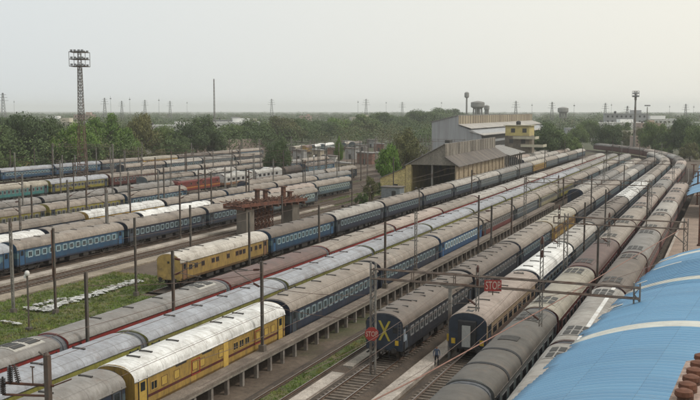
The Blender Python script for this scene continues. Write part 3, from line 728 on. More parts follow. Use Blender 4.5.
for i, (u0, u1, v0, v1) in enumerate(((-73.0, -61.1, 50, 95), (-30.5, -29.0, 48, 110), (-27.3, -26.5, 48, 70), (-86, -60, 165, 300), (-79.3, -78.3, 60, 160), (-61.2, -48.5, 45, 84))):
    g = MB(); n = 26; gz = -.205 if u0 == -30.5 else GZ + .008
    for k in range(n):
        a = v0 + (v1 - v0) * k / n; b = v0 + (v1 - v0) * (k + 1) / n
        ja, jb = .35 * math.sin(k * 1.7) * min(1, (u1 - u0) / 4), .35 * math.sin((k + 1) * 1.7) * min(1, (u1 - u0) / 4)
        g.face([(u0 + ja, a, gz), (u1 - ja, a, gz), (u1 - jb, b, gz), (u0 + jb, b, gz)])
    structure(ob('grass_ground', g.mesh('grass_ground', GRASSF)))
grass('grass', 'rough green grass between the blue train and the red banded train', [(-73, -61.3, 50, 95), (-61.3, -49, 48, 84)], 8, .34, 1)
grass('grass', 'thin dry grass between the open rails near the cross coach', [(-30.45, -29.05, 48, 100), (-28.8, -28.5, 48, 90), (-27.2, -26.6, 48, 66)], 13, .22, 2)
grass('grass', 'green weeds round the curved tracks past the rusty bridge', [(-86, -61, 165, 300)], 2.2, .45, 3)
# white torn sheeting trail
def sheeting(pts, label, seed, wd=.55):
    rd = random.Random(seed); P = smooth([at(x, y, -.2) for x, y in pts], 14); g = MB(); prev = None; NW = 7
    for i, p in enumerate(P):
        ww = wd * rd.uniform(.65, 1.3); ox = .25 * math.sin(i * .9) + rd.gauss(0, .06); row = []
        for k in range(NW + 1):
            f = k / NW * 2 - 1; row.append((p[0] + ox + f * ww + rd.gauss(0, .08), p[1] + rd.gauss(0, .14), GZ + .22 + .13 * rd.random() * (1 - abs(f) * .6)))
        if prev:
            for k in range(NW):
                if rd.random() > (.12 if abs(k - 3 - 2 * math.sin(i * .37)) < 2 else .62): g.face([prev[k], prev[k + 1], row[k + 1], row[k]])
        prev = row
    tag(ob('plastic_sheeting', g.mesh('sheeting', mat('dirty_white_sheet', (.50, .50, .48), .8, .3, 1.2, c2=(.26, .24, .20), amt=.3))), label, 'sheeting')
sheeting([(30, 307), (36, 310), (44, 310), (52, 307), (60, 303.5), (69, 301), (80, 298), (91, 295), (101, 291.5), (110, 288.5), (120, 285.5), (130, 282.5), (139, 280)], 'long trail of crumpled white sheeting on the grass', 4, .8)
sheeting([(35, 305.5), (44, 303), (54, 300), (66, 298)], 'thin strip of white sheeting above the long trail', 5, .3)
sheeting([(3, 321), (10, 322), (20, 324)], 'small scrap of white sheeting by the left edge', 6, .35)

# ------------------------------------------------------------------ masts, portals, wires
def lattice(g, x, y, z0, z1, w0, w1, step, r=.03, diag=True, legs=4):
    n = max(2, int((z1 - z0) / step)); cs = [(-1, -1), (1, -1), (1, 1), (-1, 1)]
    def c(k, t): ww = (w0 + (w1 - w0) * t) / 2; return (x + cs[k][0] * ww, y + cs[k][1] * ww, z0 + (z1 - z0) * t)
    for k in range(4): g.bar(c(k, 0), c(k, 1), r * 1.5, 4)
    for i in range(n):
        a, b = i / n, (i + 1) / n
        for k in range(4):
            q = (k + 1) % 4
            g.bar(c(k, a), c(q, b), r, 4, cap=False)
            if diag: g.bar(c(k, b), c(q, b), r, 4, cap=False)
def mast_meshes():
    out = {}
    g = MB()                                                   # riveted lattice post: two channels with lacing
    for sx in (-.13, .13): g.box((sx - .035, -.08, 0), (sx + .035, .08, 8.9))
    for i in range(22):
        z = .3 + i * .39; d = 1 if i % 2 else -1
        for sy in (-.1, .1): g.bar((-.12 * d, sy, z), (.12 * d, sy, z + .39), .022, 4)
    out['lattice'] = g.mesh('post', STEEL)
    g = MB(); g.box((-.09, -.015, 0), (.09, .015, 8.9)); g.box((-.105, -.1, 0), (-.08, .1, 8.9)); g.box((.08, -.1, 0), (.105, .1, 8.9)); out['beam'] = g.mesh('post', STEELD)
    g = MB(); g.box((-.24, -.24, 0), (.24, .24, .5)); out['foot'] = g.mesh('footing', mat('dirty_footing', (.13, .11, .09), .9, .3, 2))
    g = MB()                                                   # cantilever bracket reaching over a track
    g.bar((.1, 0, 5.9), (2.5, 0, 7.0), .035); g.bar((.1, 0, 7.3), (2.5, 0, 7.0), .03); g.bar((.6, 0, 6.1), (2.9, 0, 5.85), .028); g.bar((2.5, 0, 7.0), (2.9, 0, 7.15), .03)
    out['arm'] = g.mesh('bracket_arm', STEELD)
    for nm, z, up in (('ins', 5.95, .045), ('ins2', 7.3, -.012)):
        g = MB(); g.bar((.15, 0, z - up), (.75, 0, z + up * 5), .04, 6)
        for k in range(5): g.bar((.28 + .1 * k, 0, z + up * k), (.33 + .1 * k, 0, z + up * k), .10, 8)
        out[nm] = g.mesh('insulator', INSUL)
    return out
MM = mast_meshes()
def mast(u, v, h, kind, arm, label, group, base=GZ, ground_foot=True):
    t = empty('overhead_line_mast', (u, v, base)); tag(t, label, 'mast', group); s = (h - base) / 8.9
    p = ob('post', MM[kind], t); p.scale = (1, 1, s)
    ob('footing', MM['foot'], t)
    if arm:
        a = ob('bracket_arm', MM['arm'], t, (0, 0, h - base - 8.0), 0 if arm > 0 else math.pi)
        ob('insulator', MM['ins'], a); ob('insulator', MM['ins2'], a)
    return t
rows = {}
ML = [  # (photo x, photo y of the top, height, kind, arm, row)
 (273, 262, 8.5, 'beam', -1, 'pillared platform'), (396, 222, 8.5, 'beam', 0, 'pillared platform'), (425, 212, 8.5, 'lattice', 0, 'pillared platform'), (479, 195, 8.5, 'beam', 0, 'pillared platform'),
 (505, 206, 8.5, 'beam', -1, 'yellow cross train'), (512, 197, 8.5, 'beam', 0, 'yellow cross train'), (568, 177, 8.5, 'beam', 1, 'yellow cross train'), (582, 175, 8.5, 'beam', 0, 'yellow cross train'),
 (576, 202, 8.5, 'beam', 0, 'white and navy train'), (598, 189, 8.5, 'beam', 1, 'white and navy train'), (627, 165, 8.5, 'beam', 0, 'white and navy train'), (602, 228, 8.5, 'beam', 0, 'train beside the blue roof'), (648, 184, 8.5, 'beam', -1, 'train beside the blue roof'),
 (83, 272, 8.5, 'beam', 0, 'silver roofed train'), (166, 250, 8.5, 'beam', 1, 'silver roofed train'), (249, 212, 8.5, 'beam', 0, 'red banded train'), (319, 205, 8.5, 'beam', 0, 'red banded train'), (479, 170, 8.5, 'beam', 1, 'red banded train'),
 (53, 228, 8.5, 'beam', 0, 'grass strip'), (10, 218, 9.5, 'lattice', 0, 'grass strip'), (140, 218, 8.5, 'beam', 0, 'grass strip'), (190, 205, 8.5, 'beam', 0, 'grass strip'), (282, 196, 7, 'beam', 0, 'grass strip'),
 (106, 190, 8.5, 'lattice', -1, 'blue train'), (174, 185, 8.5, 'beam', 1, 'blue train'), (213, 172, 9.5, 'beam', 0, 'blue train'), (110, 188, 9.0, 'lattice', 0, 'blue train'),
 (31, 185, 8.5, 'beam', 0, 'third row'), (67, 180, 8.5, 'beam', 0, 'third row'), (88, 182, 8.5, 'beam', 1, 'third row'), (128, 172, 8.5, 'lattice', 0, 'third row'), (158, 170, 8.5, 'lattice', 0, 'third row'), (205, 165, 8.5, 'beam', 1, 'third row'), (229, 160, 8.5, 'lattice', 0, 'third row'), (246, 168, 8.5, 'beam', 1, 'third row'), (305, 160, 8.5, 'beam', -1, 'third row'),
 (73, 162, 8.5, 'beam', 1, 'teal and maroon row'), (62, 155, 8.5, 'lattice', 0, 'teal and maroon row'), (120, 160, 8.5, 'lattice', 0, 'teal and maroon row'), (171, 150, 8.5, 'beam', 0, 'teal and maroon row'), (213, 150, 8.5, 'lattice', -1, 'teal and maroon row'), (232, 150, 8.5, 'beam', 1, 'teal and maroon row'), (262, 148, 8.5, 'lattice', 0, 'teal and maroon row'), (290, 150, 8.5, 'lattice', 0, 'teal and maroon row'), (299, 149, 8.5, 'beam', 0, 'teal and maroon row'), (308, 150, 8.5, 'lattice', 1, 'teal and maroon row'), (185, 152, 8.5, 'beam', 0, 'teal and maroon row'),
 (318, 147, 9, 'beam', 0, 'curved throat tracks'), (331, 148, 9, 'beam', 1, 'curved throat tracks'), (352, 145, 9, 'lattice', 0, 'curved throat tracks'), (341, 152, 9, 'beam', 0, 'curved throat tracks'), (360, 140, 9, 'beam', 0, 'curved throat tracks'), (376, 136, 9, 'lattice', 0, 'curved throat tracks'), (368, 141, 9, 'beam', -1, 'curved throat tracks'), (382, 140, 9, 'beam', 1, 'curved throat tracks'), (325, 141, 9, 'beam', 0, 'curved throat tracks'), (347, 139, 9, 'lattice', 0, 'curved throat tracks'), (390, 134, 9, 'beam', 0, 'curved throat tracks'),
 (565, 140, 8.5, 'beam', 0, 'gabled shed train'), (545, 150, 8.5, 'beam', 0, 'gabled shed train'), (585, 148, 8.5, 'beam', 0, 'gabled shed train'), (604, 150, 8.5, 'beam', 0, 'gabled shed train'), (520, 152, 8.5, 'beam', 0, 'gabled shed train'),
 (617, 146, 8.5, 'beam', 0, 'far curve'), (622, 141, 8.5, 'lattice', 0, 'far curve'), (640, 141, 8.5, 'beam', 0, 'far curve'), (655, 146, 8.5, 'beam', 0, 'far curve'), (662, 143, 8.5, 'lattice', 0, 'far curve'), (613, 140, 8.5, 'beam', 0, 'far curve'),
 (96, 148, 8.5, 'lattice', 0, 'tree edge'), (110, 147, 8.5, 'lattice', 0, 'tree edge'), (34, 147, 8.5, 'beam', 0, 'tree edge'), (50, 150, 8.5, 'beam', 0, 'tree edge'), (142, 142, 8.5, 'lattice', 0, 'tree edge'), (10, 150, 8.5, 'beam', 0, 'tree edge')]
TU = [-10.1, -14.3, -19.3, -25.5, -36.4, -41.3, -45.9, -59.2, -83.3, -88.5, -97.4, -111.5, -121.8, -149.5, -190.5]
cnt = {}
for x, y, h, k, arm, row in sorted(ML, key=lambda m: -m[1]):
    u, v = at(x, y, h)
    for tu in TU:                                              # keep clear of the trains' own space
        if abs(u - tu) < 2.0 and v < 340: u = tu + (2.05 if u >= tu else -2.05)
    base = 1.19 if row == 'pillared platform' and -34.7 < u < -33 else GZ
    if row == 'pillared platform': u = -34.15 if v < 110 else u; base = 1.19 if v < 110 else GZ
    cnt[row] = cnt.get(row, 0) + 1
    mast(u, v, h, k, arm, f"{'riveted lattice' if k == 'lattice' else 'dark steel'} mast, {ORD[cnt[row]]} from the near end along the {row}", 'overhead line masts', base)

rd_ = random.Random(31)
for gi, (gu, gv0, gv1, stp, nm) in enumerate(((-93.2, 100, 235, 24, 'gap beyond the white roofs'), (-101, 118, 300, 27, 'fourth gap of the left yard'), (-116.5, 118, 300, 25, 'gap before the red locomotive'), (-128, 150, 330, 27, 'gap behind the red locomotive'), (-142, 165, 330, 26, 'gap before the teal coach row'), (-160, 190, 350, 27, 'gap behind the teal coach row'), (-183, 195, 380, 30, 'track under the trees'), (-74.5, 175, 330, 23, 'grassy curve past the bridge'), (-110, 318, 440, 19, 'far throat of the yard'))):
    v_ = gv0 + rd_.uniform(0, 8); k_ = 0
    while v_ < gv1:
        k_ += 1; u_ = gu - (max(0, v_ - 230) * .30 if 'curve' in nm else (v_ - 318) * .25 if 'throat' in nm else 0)
        if -5 < proj(u_, v_, 5)[0] < 640: mast(u_, v_, rd_.uniform(8.0, 9.6), rd_.choice(('beam', 'lattice', 'lattice')), rd_.choice((-1, 0, 1)), f"thin mast, {ORD[k_]} from the near end of the {nm}", 'thin masts of the left yard')
        v_ += stp * rd_.uniform(.8, 1.2)
def boom(u0, u1, v, z0, z1, parent):
    g = MB(); n = int((u1 - u0) / .8)
    for y in (v - .25, v + .25):
        for z in (z0, z1): g.bar((u0, y, z), (u1, y, z), .048, 4)
    for i in range(n):
        a = u0 + (u1 - u0) * i / n; b = u0 + (u1 - u0) * (i + 1) / n
        for z in (z0, z1): g.bar((a, v - .25, z), (b, v + .25, z), .03, 4, cap=False)
        if i % 4 == 0:
            for y in (v - .25, v + .25): g.bar((a, y, z0), (a, y, z1), .035, 4, cap=False)
    return ob('truss_beam', g.mesh('truss', mat('boom_rusty_grey', (.115, .088, .070), .75, .4, 1.5, c2=(.10, .05, .03))), parent)
def drop_post(u, v, z0, z1, parent):
    g = MB()
    for sx in (-.1, .1): g.box((sx - .03, -.06, z0), (sx + .03, .06, z1))
    k = z0
    while k < z1 - .3: g.bar((-.1, 0, k), (.1, 0, k + .35), .02, 4); k += .35
    d = ob('drop_post', g.mesh('drop', STEEL), parent, (u, v, 0))
    g = MB(); g.bar((0, 0, z0 + .4), (-1.7, 0, z0 + 1.5), .03); g.bar((0, 0, z0 + 1.9), (-1.7, 0, z0 + 1.5), .025); g.bar((-.3, 0, z0 + .6), (-2.2, 0, z0 + .45), .025)
    ob('bracket_arm', g.mesh('arm', STEELD), d)
    g = MB()
    for zz in (z1 - .3, z1 - 1.3):
        g = MB(); g.bar((0, 0, zz - .05), (0, 0, zz + .5), .05, 8)
        for i in range(5): g.bar((0, 0, zz + .09 * i), (0, 0, zz + .045 + .09 * i), .13, 8)
        ob('insulator', g.mesh('ins', INSUL), d)
    g = MB(); g.bar((-.1, 0, z0 + .48), (-.65, 0, z0 + .85), .04, 6)
    for zz in (z0 + .5,):
        for i in range(5): g.bar((-.15 - .1 * i, 0, zz + .07 * i), (-.2 - .1 * i, 0, zz + .08 + .07 * i), .1, 8)
    ob('insulator', g.mesh('ins', INSUL), d)
def portal(u0, u1, v, h, label, drops, masts):
    t = empty('overhead_line_portal', (0, 0, 0)); tag(t, label, 'portal', 'overhead line portals')
    boom(u0, u1, v, h - .85, h - .1, t)
    for um, b, top in masts:
        g = MB()
        for sx in (-.2, .2): g.box((um + sx - .05, v - .12, b), (um + sx + .05, v + .12, top))
        z = b + .2
        while z < top - .5:
            d = 1 if int(z * 10) % 2 else -1
            for sy in (-.12, .12): g.bar((um - .18 * d, v + sy, z), (um + .18 * d, v + sy, z + .5), .024, 4)
            z += .5
        ob('post', g.mesh('portal_post', STEEL), t)
    for ud, z0, z1 in drops: drop_post(ud, v, z0, z1, t)
    return t
P1 = portal(-25.3, -5.4, 64.6, 8.35, 'long rusty portal beam across the near tracks by the stop sign', [(-12.2, 4.9, 11.3), (-16.9, 5.6, 8.9)], [(-25.2, GZ, 8.75), (-5.6, GZ, 8.6)])
P2 = portal(-18.2, -4.0, 103, 8.6, 'second portal beam from the near end, ending on the platform', [(-17.6, 5.0, 9.6), (-12.1, 5.4, 9)], [(-4.1, .5, 8.9), (-16.8, GZ, 8.9)])
P3 = portal(-33.4, -12.1, 160, 8.6, 'third portal beam from the near end over five tracks', [(-27.6, 5.4, 9)], [(-33.4, GZ, 8.9), (-12.2, GZ, 8.9)])
P4 = portal(-28, -12.2, 225, 8.6, 'farthest portal beam before the curve', [], [(-28, GZ, 8.9), (-12.2, GZ, 8.9)])
g = MB(); g.bar((-4.1, 102.4, 6.2), (-6.2, 102.4, 7.9), .06, 4); ob('knee_brace', g.mesh('knee', STEELD), P2)
portal(-160, -118, 214, 8.8, 'portal beam over the locomotive in the left yard', [], [(-160, GZ, 8.9), (-118, GZ, 8.9)])
portal(-205, -181, 236, 9.5, 'portal beam in front of the bright green trees', [], [(-205, GZ, 9.7), (-181, GZ, 9.7)])
portal(-128, -92, 330, 9.5, 'far portal beam over the curved throat tracks', [], [(-128, GZ, 9.7), (-92, GZ, 9.7)])
# the two stop signs
def sign(name, label, center, wd, ht, shape, txt_h, rz):
    t = empty(name, center, rz); tag(t, label, 'sign', 'red stop signs')
    g = MB()
    if shape == 'oct':
        pts = [(wd / 2 * math.cos(R(22.5 + 45 * i)) / math.cos(R(22.5)), wd / 2 * math.sin(R(22.5 + 45 * i)) / math.cos(R(22.5))) for i in range(8)]
        g.prism(pts, 'y', -.02, .02); b = ob('board', g.mesh('board', SIGNRED), t)
    else:
        g.box((-wd / 2, -.02, -ht / 2), (wd / 2, .02, ht / 2)); b = ob('board', g.mesh('board', SIGNRED), t)
        g = MB()
        for a, c in (((-wd / 2, -.035, ht / 2 - .06), (wd / 2, -.022, ht / 2)), ((-wd / 2, -.035, -ht / 2), (wd / 2, -.022, -ht / 2 + .06))): g.box(a, c)
        ob('border', g.mesh('border', SIGNRED), b)
    me = textmesh('STOP', txt_h, 'lettering', SIGNW); x = ob('lettering', me, b, (0, -.04, -.01)); x.rotation_euler = (R(90), 0, 0)
    bb = [v.co.x for v in me.vertices]; wdt = max(bb) - min(bb); x.scale = (wd * .86 / wdt, 1.35, 1)
    g = MB(); g.box((-.04, .022, -ht / 2 - .3), (.04, .06, ht / 2 + .2)); ob('bracket', g.mesh('bracket', STEELD), t)
sign('stop_sign', 'rectangular red stop sign hung on the long portal beam', (-15.65, 64.2, 7.72), 1.25, .82, 'rect', .62, YAW)
zs = height_at(-25.2, 64.3, 334)
sign('stop_sign', 'octagonal red stop sign fixed to the portal mast', (-25.2, 64.3, zs), 1.05, 1.05, 'oct', .42, YAW)
# platform lamp column between the cross train and the navy ended coach
def tee_post(u, v, h, label, kind='tee'):
    t = empty('yard_post', (u, v, GZ)); tag(t, label, 'post', 'short yard posts')
    g = MB(); g.box((-.13, -.13, 0), (.13, .13, h - GZ)); ob('post', g.mesh('post', STEEL), t)
    g = MB(); g.prism([(-.95, h - GZ), (-.3, h - GZ - .3), (.3, h - GZ - .3), (.95, h - GZ), (.95, h - GZ + .12), (-.95, h - GZ + .12)], 'y', -.12, .12); ob('cross_head', g.mesh('head', STEEL), t)
    g = MB(); g.box((-.2, -.2, 1.6), (.2, -.132, 2.2)); ob('yellow_plate', g.mesh('plate', LAMPY), t)
u, v = at(449.5, 354, 0); tee_post(u, v, height_at(u, v, 285), 'grey post with a broad tee head beside the standing person')
def small_post(x, yb, yt, label, head=None, m=STEELD, r=.09):
    u, v = at(x, yb, 0); h = height_at(u, v, yt) - GZ
    t = empty('signal_post', (u, v, GZ)); tag(t, label, 'signal post', 'short posts in the yard')
    g = MB(); g.bar((0, 0, 0), (0, 0, h), r, 8); g.box((-.25, -.25, 0), (.25, .25, .3)); ob('post', g.mesh('post', m), t)
    if head == 'white':
        g = MB(); g.lathe((0, 0, h - .1), [(.05, -.2), (.2, -.1), (.24, .1), (.16, .3), (.0, .35)], 10); g.box((-.35, -.1, h - .5), (-.1, .1, h - .2)); ob('lamp_head', g.mesh('head', WHITE), t)
    if head == 'twin':
        g = MB()
        for sx in (-1, 1): g.bar((0, 0, h - .5), (sx * .55, 0, h - .1), .045, 6); g.lathe((sx * .62, 0, h - .1), [(.1, -.15), (.24, -.1), (.26, .15), (.12, .25), (0, .26)], 10)
        ob('lamp_head', g.mesh('head', DARK), t)
    if head == 'box':
        g = MB(); g.box((-.28, -.2, h - 1.0), (.28, .2, h)); ob('signal_head', g.mesh('head', DARK), t)
small_post(29, 326, 273, 'dark post with a white lamp head on the grass at left', 'white')
small_post(53, 277, 230, 'rusty post standing on the path by the blue train', None, RUST)
small_post(419, 221, 188, 'post with twin lamp heads in front of the gabled shed', 'twin')
small_post(336, 194, 178, 'small post with a dark box signal near the curved train', 'box')
small_post(314, 187, 156, 'post with a round white lamp head near the far coaches', 'white', STEEL, .14)
small_post(346, 226, 206, 'twin headed signal post in front of the navy coaches', 'twin')
# overhead wires
def wire(pts, r, label, sag=0.0, m=WIRE):
    g = MB(); out = []
    for a, b in zip(pts, pts[1:]):
        a, b = Vector(a), Vector(b)
        for i in range(9):
            t = i / 8; p = a.lerp(b, t); p.z -= sag * 4 * t * (1 - t); out.append(p)
    g.path(out, r, 4); tag(ob('overhead_wire', g.mesh('wire', m)), label, 'wire', 'overhead wires')
for u, nm in ((-14.3, 'teal and maroon train'), (-19.3, 'white and navy train'), (-25.5, 'yellow cross train'), (-30.5, 'open track')):
    st = [40, 64.6, 103, 160, 225]
    wire([(u, s, 5.9) for s in st], .016, f'contact wire above the {nm}')
    wire([(u, s, 7.35) for s in st], .016, f'sagging carrier wire above the {nm}', .5)
for u, v0_, v1_, nm in ((-36.4, 40, 230, 'pillared platform train'), (-59.2, 70, 240, 'gabled shed train'), (-83.3, 60, 180, 'blue train by the grass'), (-97.4, 90, 240, 'third row from the grass'), (-121.8, 110, 280, 'red locomotive'), (-149.5, 140, 290, 'teal coach row')):
    st = [v0_ + (v1_ - v0_) * i / 4 for i in range(5)]
    wire([(u, q, 5.9) for q in st], .017, f'contact wire above the {nm}')
    wire([(u, q, 7.3) for q in st], .017, f'sagging carrier wire above the {nm}', .6)
a = at(420, 377, 6.5); b = at(560, 301, 6.5); c = at(681, 230, 7.5); d = at(360, 407, 6.5)
wire([(*d, 6.5), (*a, 6.5), (*b, 6.6), (*c, 7.6)], .045, 'thick reddish feeder cable slanting over the front coaches', 0, mat('feeder_cable', (.22, .11, .08), .6, .3, 2))
for i, (p, q) in enumerate((((-34.1, 62.6, 6.6), (-25.2, 64.6, 6.2)), ((-34.1, 62.6, 5.2), (-25.2, 64.6, 4.2)), ((-34.1, 62.6, 7.6), (-44.1, 54, 7.4)), ((-34.1, 91, 7.6), (-34.1, 62.6, 7.6)), ((-12.2, 64.6, 7), (-4, 85, 7.6)))):
    wire([p, q], .022, ['upper stay wire beside the octagonal sign', 'lower stay wire beside the octagonal sign', 'cross wire over the yellow coach', 'wire along the pillared platform masts', 'thin wire running to the blue roof'][i], .3)
for i, (v, x0, x1, z) in enumerate(((150, -150, -100, 8), (190, -150, -92, 8.5), (230, -190, -120, 8.8), (262, -190, -100, 9), (300, -160, -95, 9.5), (176, -190, -140, 8.7))):
    wire([(x0, v, z), ((x0 + x1) / 2, v + 4, z), (x1, v + 7, z)], .035, f'cross span wire, {ORD[i+1]} of those over the left yard', .8)

# ------------------------------------------------------------------ near mast head at bottom left, ledge at bottom right
u0, v0 = at(47, 354, 8.6)
t = empty('mast_head_assembly', (u0, v0, GZ)); tag(t, 'dark mast head with stubby insulators in the bottom left corner', 'mast')
H = 8.6 - GZ
g = MB(); g.box((-.13, -.13, 0), (.13, .13, H - .1)); g.lathe((0, 0, H - .15), [(.12, 0), (.14, .1), (.05, .25), (0, .26)], 8); ob('post', g.mesh('post', STEELD), t)
g = MB(); g.bar((0, 0, H - .2), (-.42, -.1, H + .1), .05, 6); ob('top_hook', g.mesh('hook', STEELD), t)
g = MB(); g.bar((.25, .1, H - 1.6), (-2.9, -.1, H - 1.75), .07, 6); g.bar((.1, 0, H - 2.1), (-2.6, -.2, H - 2.3), .06, 6); g.bar((.25, .1, H - 1.6), (1.2, .3, H - 1.2), .035, 6); ob('cross_arm', g.mesh('arm', RUST), t)
for (x, y, z, tilt) in ((-1.75, -.1, H - 1.65, -.28), (-2.25, -.15, H - 1.7, 0), (-2.6, -.3, H - 2.3, .0)):
    g = MB(); g.bar((0, 0, 0), (0, 0, .95), .05, 8)
    for i in range(8): g.bar((0, 0, .1 + .1 * i), (0, 0, .15 + .1 * i), .14, 12)
    o = ob('insulator', g.mesh('ins', mat('dark_porcelain', (.04, .03, .028), .35, .3, 4)), t, (x, y, z)); o.rotation_euler = (0, tilt, 0)
g = MB(); g.bar((-.95, 0, H - 1.6), (-.95, 0, H - .75), .035, 6); g.bar((-1.07, 0, H - .75), (-.83, 0, H - .75), .04, 6); ob('pin', g.mesh('pin', STEELD), t)
# pale ledge with capped bollards, on the footbridge edge
HL = 14.5
p1 = at(666, 406, HL); p2 = at(686, 361, HL); p3 = at(712, 357, HL); p4 = at(712, 412, HL)
t = empty('footbridge_parapet', (p1[0], p1[1], 0)); tag(t, 'pale concrete parapet corner at the bottom right', 'parapet')
g = MB(); lo = [(p[0] - p1[0], p[1] - p1[1], HL - .35) for p in (p1, p2, p3, p4)]; hi = [(x, y, HL) for x, y, z in lo]
g.face(hi); g.face(lo[::-1])
for i in range(4): g.face([lo[i], lo[(i + 1) % 4], hi[(i + 1) % 4], hi[i]])
ob('slab', g.mesh('slab', mat('parapet_concrete', (.40, .30, .25), .9, .3, 1.5, c2=(.26, .18, .14), fine=9)), t)
g = MB(); g.box((3.2, -.9, -HL + GZ), (3.7, -.4, HL - .36 - HL)); ob('column', g.mesh('column', CONC), t, (0, 0, HL))
for i in range(6):
    f = i / 5; x = 683.5 + (702 - 683.5) * f; y = 403 - (403 - 366) * f
    u, v = at(x, y, HL + .08)
    b = empty('capped_bollard', (u, v, HL)); tag(b, f'rusty brown capped bollard, {ORD[i+1]} of six from the bottom of the parapet', 'bollard', 'rusty bollards on the parapet')
    g = MB(); g.lathe((0, 0, 0), [(.13, 0), (.13, .22)], 14); ob('stem', g.mesh('stem', RUST), b)
    g = MB(); g.lathe((0, 0, .22), [(.16, 0), (.185, .03), (.175, .12), (.08, .16), (0, .165)], 14); ob('cap', g.mesh('cap', mat('cap_rust', (.14, .055, .03), .8, .4, 6)), b)

# ------------------------------------------------------------------ blue platform roof
BLUER = mat('blue_sheet', (.125, .29, .46), .5, .10, .12, c2=(.17, .30, .41), stretch=(.5, 2.0, 1), amt=.2)
def _blue():
    m = BLUER; t = m.node_tree; L = t.links; bs = t.nodes['Principled BSDF']; src = bs.inputs['Base Color'].links[0].from_socket
    tc = t.nodes.new('ShaderNodeTexCoord'); sp = t.nodes.new('ShaderNodeSeparateXYZ'); L.new(tc.outputs['Object'], sp.inputs[0])
    fl = math_(t, 'FLOOR', math_(t, 'MULTIPLY', sp.outputs[1], 1 / 1.12)); fx = math_(t, 'FLOOR', math_(t, 'MULTIPLY', sp.outputs[0], 1 / 3.1))
    cb = t.nodes.new('ShaderNodeCombineXYZ'); L.new(fl, cb.inputs[0]); L.new(fx, cb.inputs[1]); wn = t.nodes.new('ShaderNodeTexWhiteNoise'); L.new(cb.outputs[0], wn.inputs['Vector'])
    c = mix(t, 1.0, src, mix(t, wn.outputs['Value'], (.90, .91, .93), (1.07, 1.06, 1.04)), 'MULTIPLY')
    seam = math_(t, 'LESS_THAN', math_(t, 'FRACT', math_(t, 'MULTIPLY', sp.outputs[0], 1 / 3.1)), .012)
    c = mix(t, math_(t, 'MULTIPLY', seam, .35), c, (.05, .10, .15))
    st = rng(t, noise(t, tc.outputs['Object'], 1.3, 6, .8, (.25, 1.6, 1)), .60, .74, 0, .45)
    c = mix(t, st, c, (.24, .26, .27)); L.new(c, bs.inputs['Base Color'])
_blue()
WSTR = mat('translucent_strip', (.62, .62, .56), .6, .15, .8, c2=(.45, .43, .38))
def vault_roof(label, uL, v0, v1, wd, h0, sag, ang, stripes, per=.56, name='platform_canopy', step=1.68, seed=1, skip=None):
    """arched sheets laid across the platform; the left ends are staggered sheet by sheet"""
    rd = random.Random(seed); t = empty(name, (uL, v0, 0), -ang); tag(t, label, 'platform roof', 'blue platform roofs')
    vz = lambda x: h0 + (sag * (1 - (1 - min(x, CR_) / CR_) ** 2)) - max(0, x - CR_) * .06; CR_ = wd * .52
    g = MB(); NX = 22; L = v1 - v0; ny = int(L / per * 6) if per else int(L / .5); dy = L / ny; x_j = {}
    prev = None
    for i in range(ny + 1):
        y = i * dy; k = int(y / step)
        if k not in x_j: x_j[k] = rd.uniform(-.32, .32)
        cz = .055 * abs(math.sin(math.pi * y / per)) if per else 0
        row = []
        for j in range(NX + 1):
            x = x_j[k] + (wd - x_j[k]) * j / NX
            row.append((x, y, vz(x) + cz))
        if prev:
            b = len(g.v); g.v += prev + row
            mid = y - dy / 2; st = any(abs(mid - s) < .68 for s in stripes)
            for j in range(NX):
                g.f.append((b + j, b + j + 1, b + NX + 1 + j + 1, b + NX + 1 + j)); g.m.append(1 if st else 0)
        prev = row
    me = g.mesh('roof_sheets', [BLUER, WSTR]); o = ob('roof_sheets', me, t)
    for p in me.polygons: p.use_smooth = True
    md = o.modifiers.new('thickness', 'SOLIDIFY'); md.thickness = .02; md.offset = -1
    g = MB()
    for y in range(2, int(L), 8):
        pts = [(wd * j / 12, y, vz(wd * j / 12) - .12) for j in range(13)]
        g.path(pts, .07, 6)
    for x in (.9, wd / 2, wd - .9):
        z = vz(x) - .14; g.bar((x, .3, z - .1), (x, L - .3, z - .1), .06, 6)
    ob('truss_frame', g.mesh('truss', STEELD), t)
    for y in range(2, int(L), 8):
        for x in (2.5, wd - 2.5):
            g = MB(); z = vz(x) - .3; g.box((-.12, -.12, 0), (.12, .12, z - .62)); ob('column', g.mesh('column', STEEL), t, (x, y, .62))
    return t
ANG = R(4.7)
vault_roof('large arched blue platform roof with white strips at the lower right', -10.0, 36.0, 90.5, 15.0, 6.3, 1.9, ANG, [19.7, 36.5, 52.6])
vault_roof('short arched blue roof section behind the large blue roof', -3.2, 90.9, 98, 12.0, 6.4, 1.9, ANG, [], seed=3)
# little white marks where sheets are missing near the eave
def patch(v_, x0, x1, name_label):
    g = MB(); y = v_ - 36.0
    pts = []
    for k in range(6):
        x = x0 + (x1 - x0) * k / 5; pts.append((x, 6.3 + 1.9 * (1 - (1 - x / 7.8) ** 2) + .06))
    g.prism(pts + [(x, z + .012) for x, z in pts[::-1]], 'y', y - .22, y + .22)
    t = [o for o in bpy.data.objects if o.name == 'platform_canopy'][0]; ob('pale_patch', g.mesh('patch', WSTR), t)
patch(83, .3, 2.6, ''); patch(66, -.1, .9, ''); patch(76, .1, .9, '')
for i, (v_, L_) in enumerate(((178, 22), (204, 24), (232, 26), (262, 30), (296, 34))):
    vault_roof(f'blue roof section down the platform, {ORD[i+1]} beyond the open gap', -7.4 - .2 * i, v_, v_ + L_, 11.0, 4.6 + .0 * i, 1.4, 0, [], per=None, seed=20 + i)
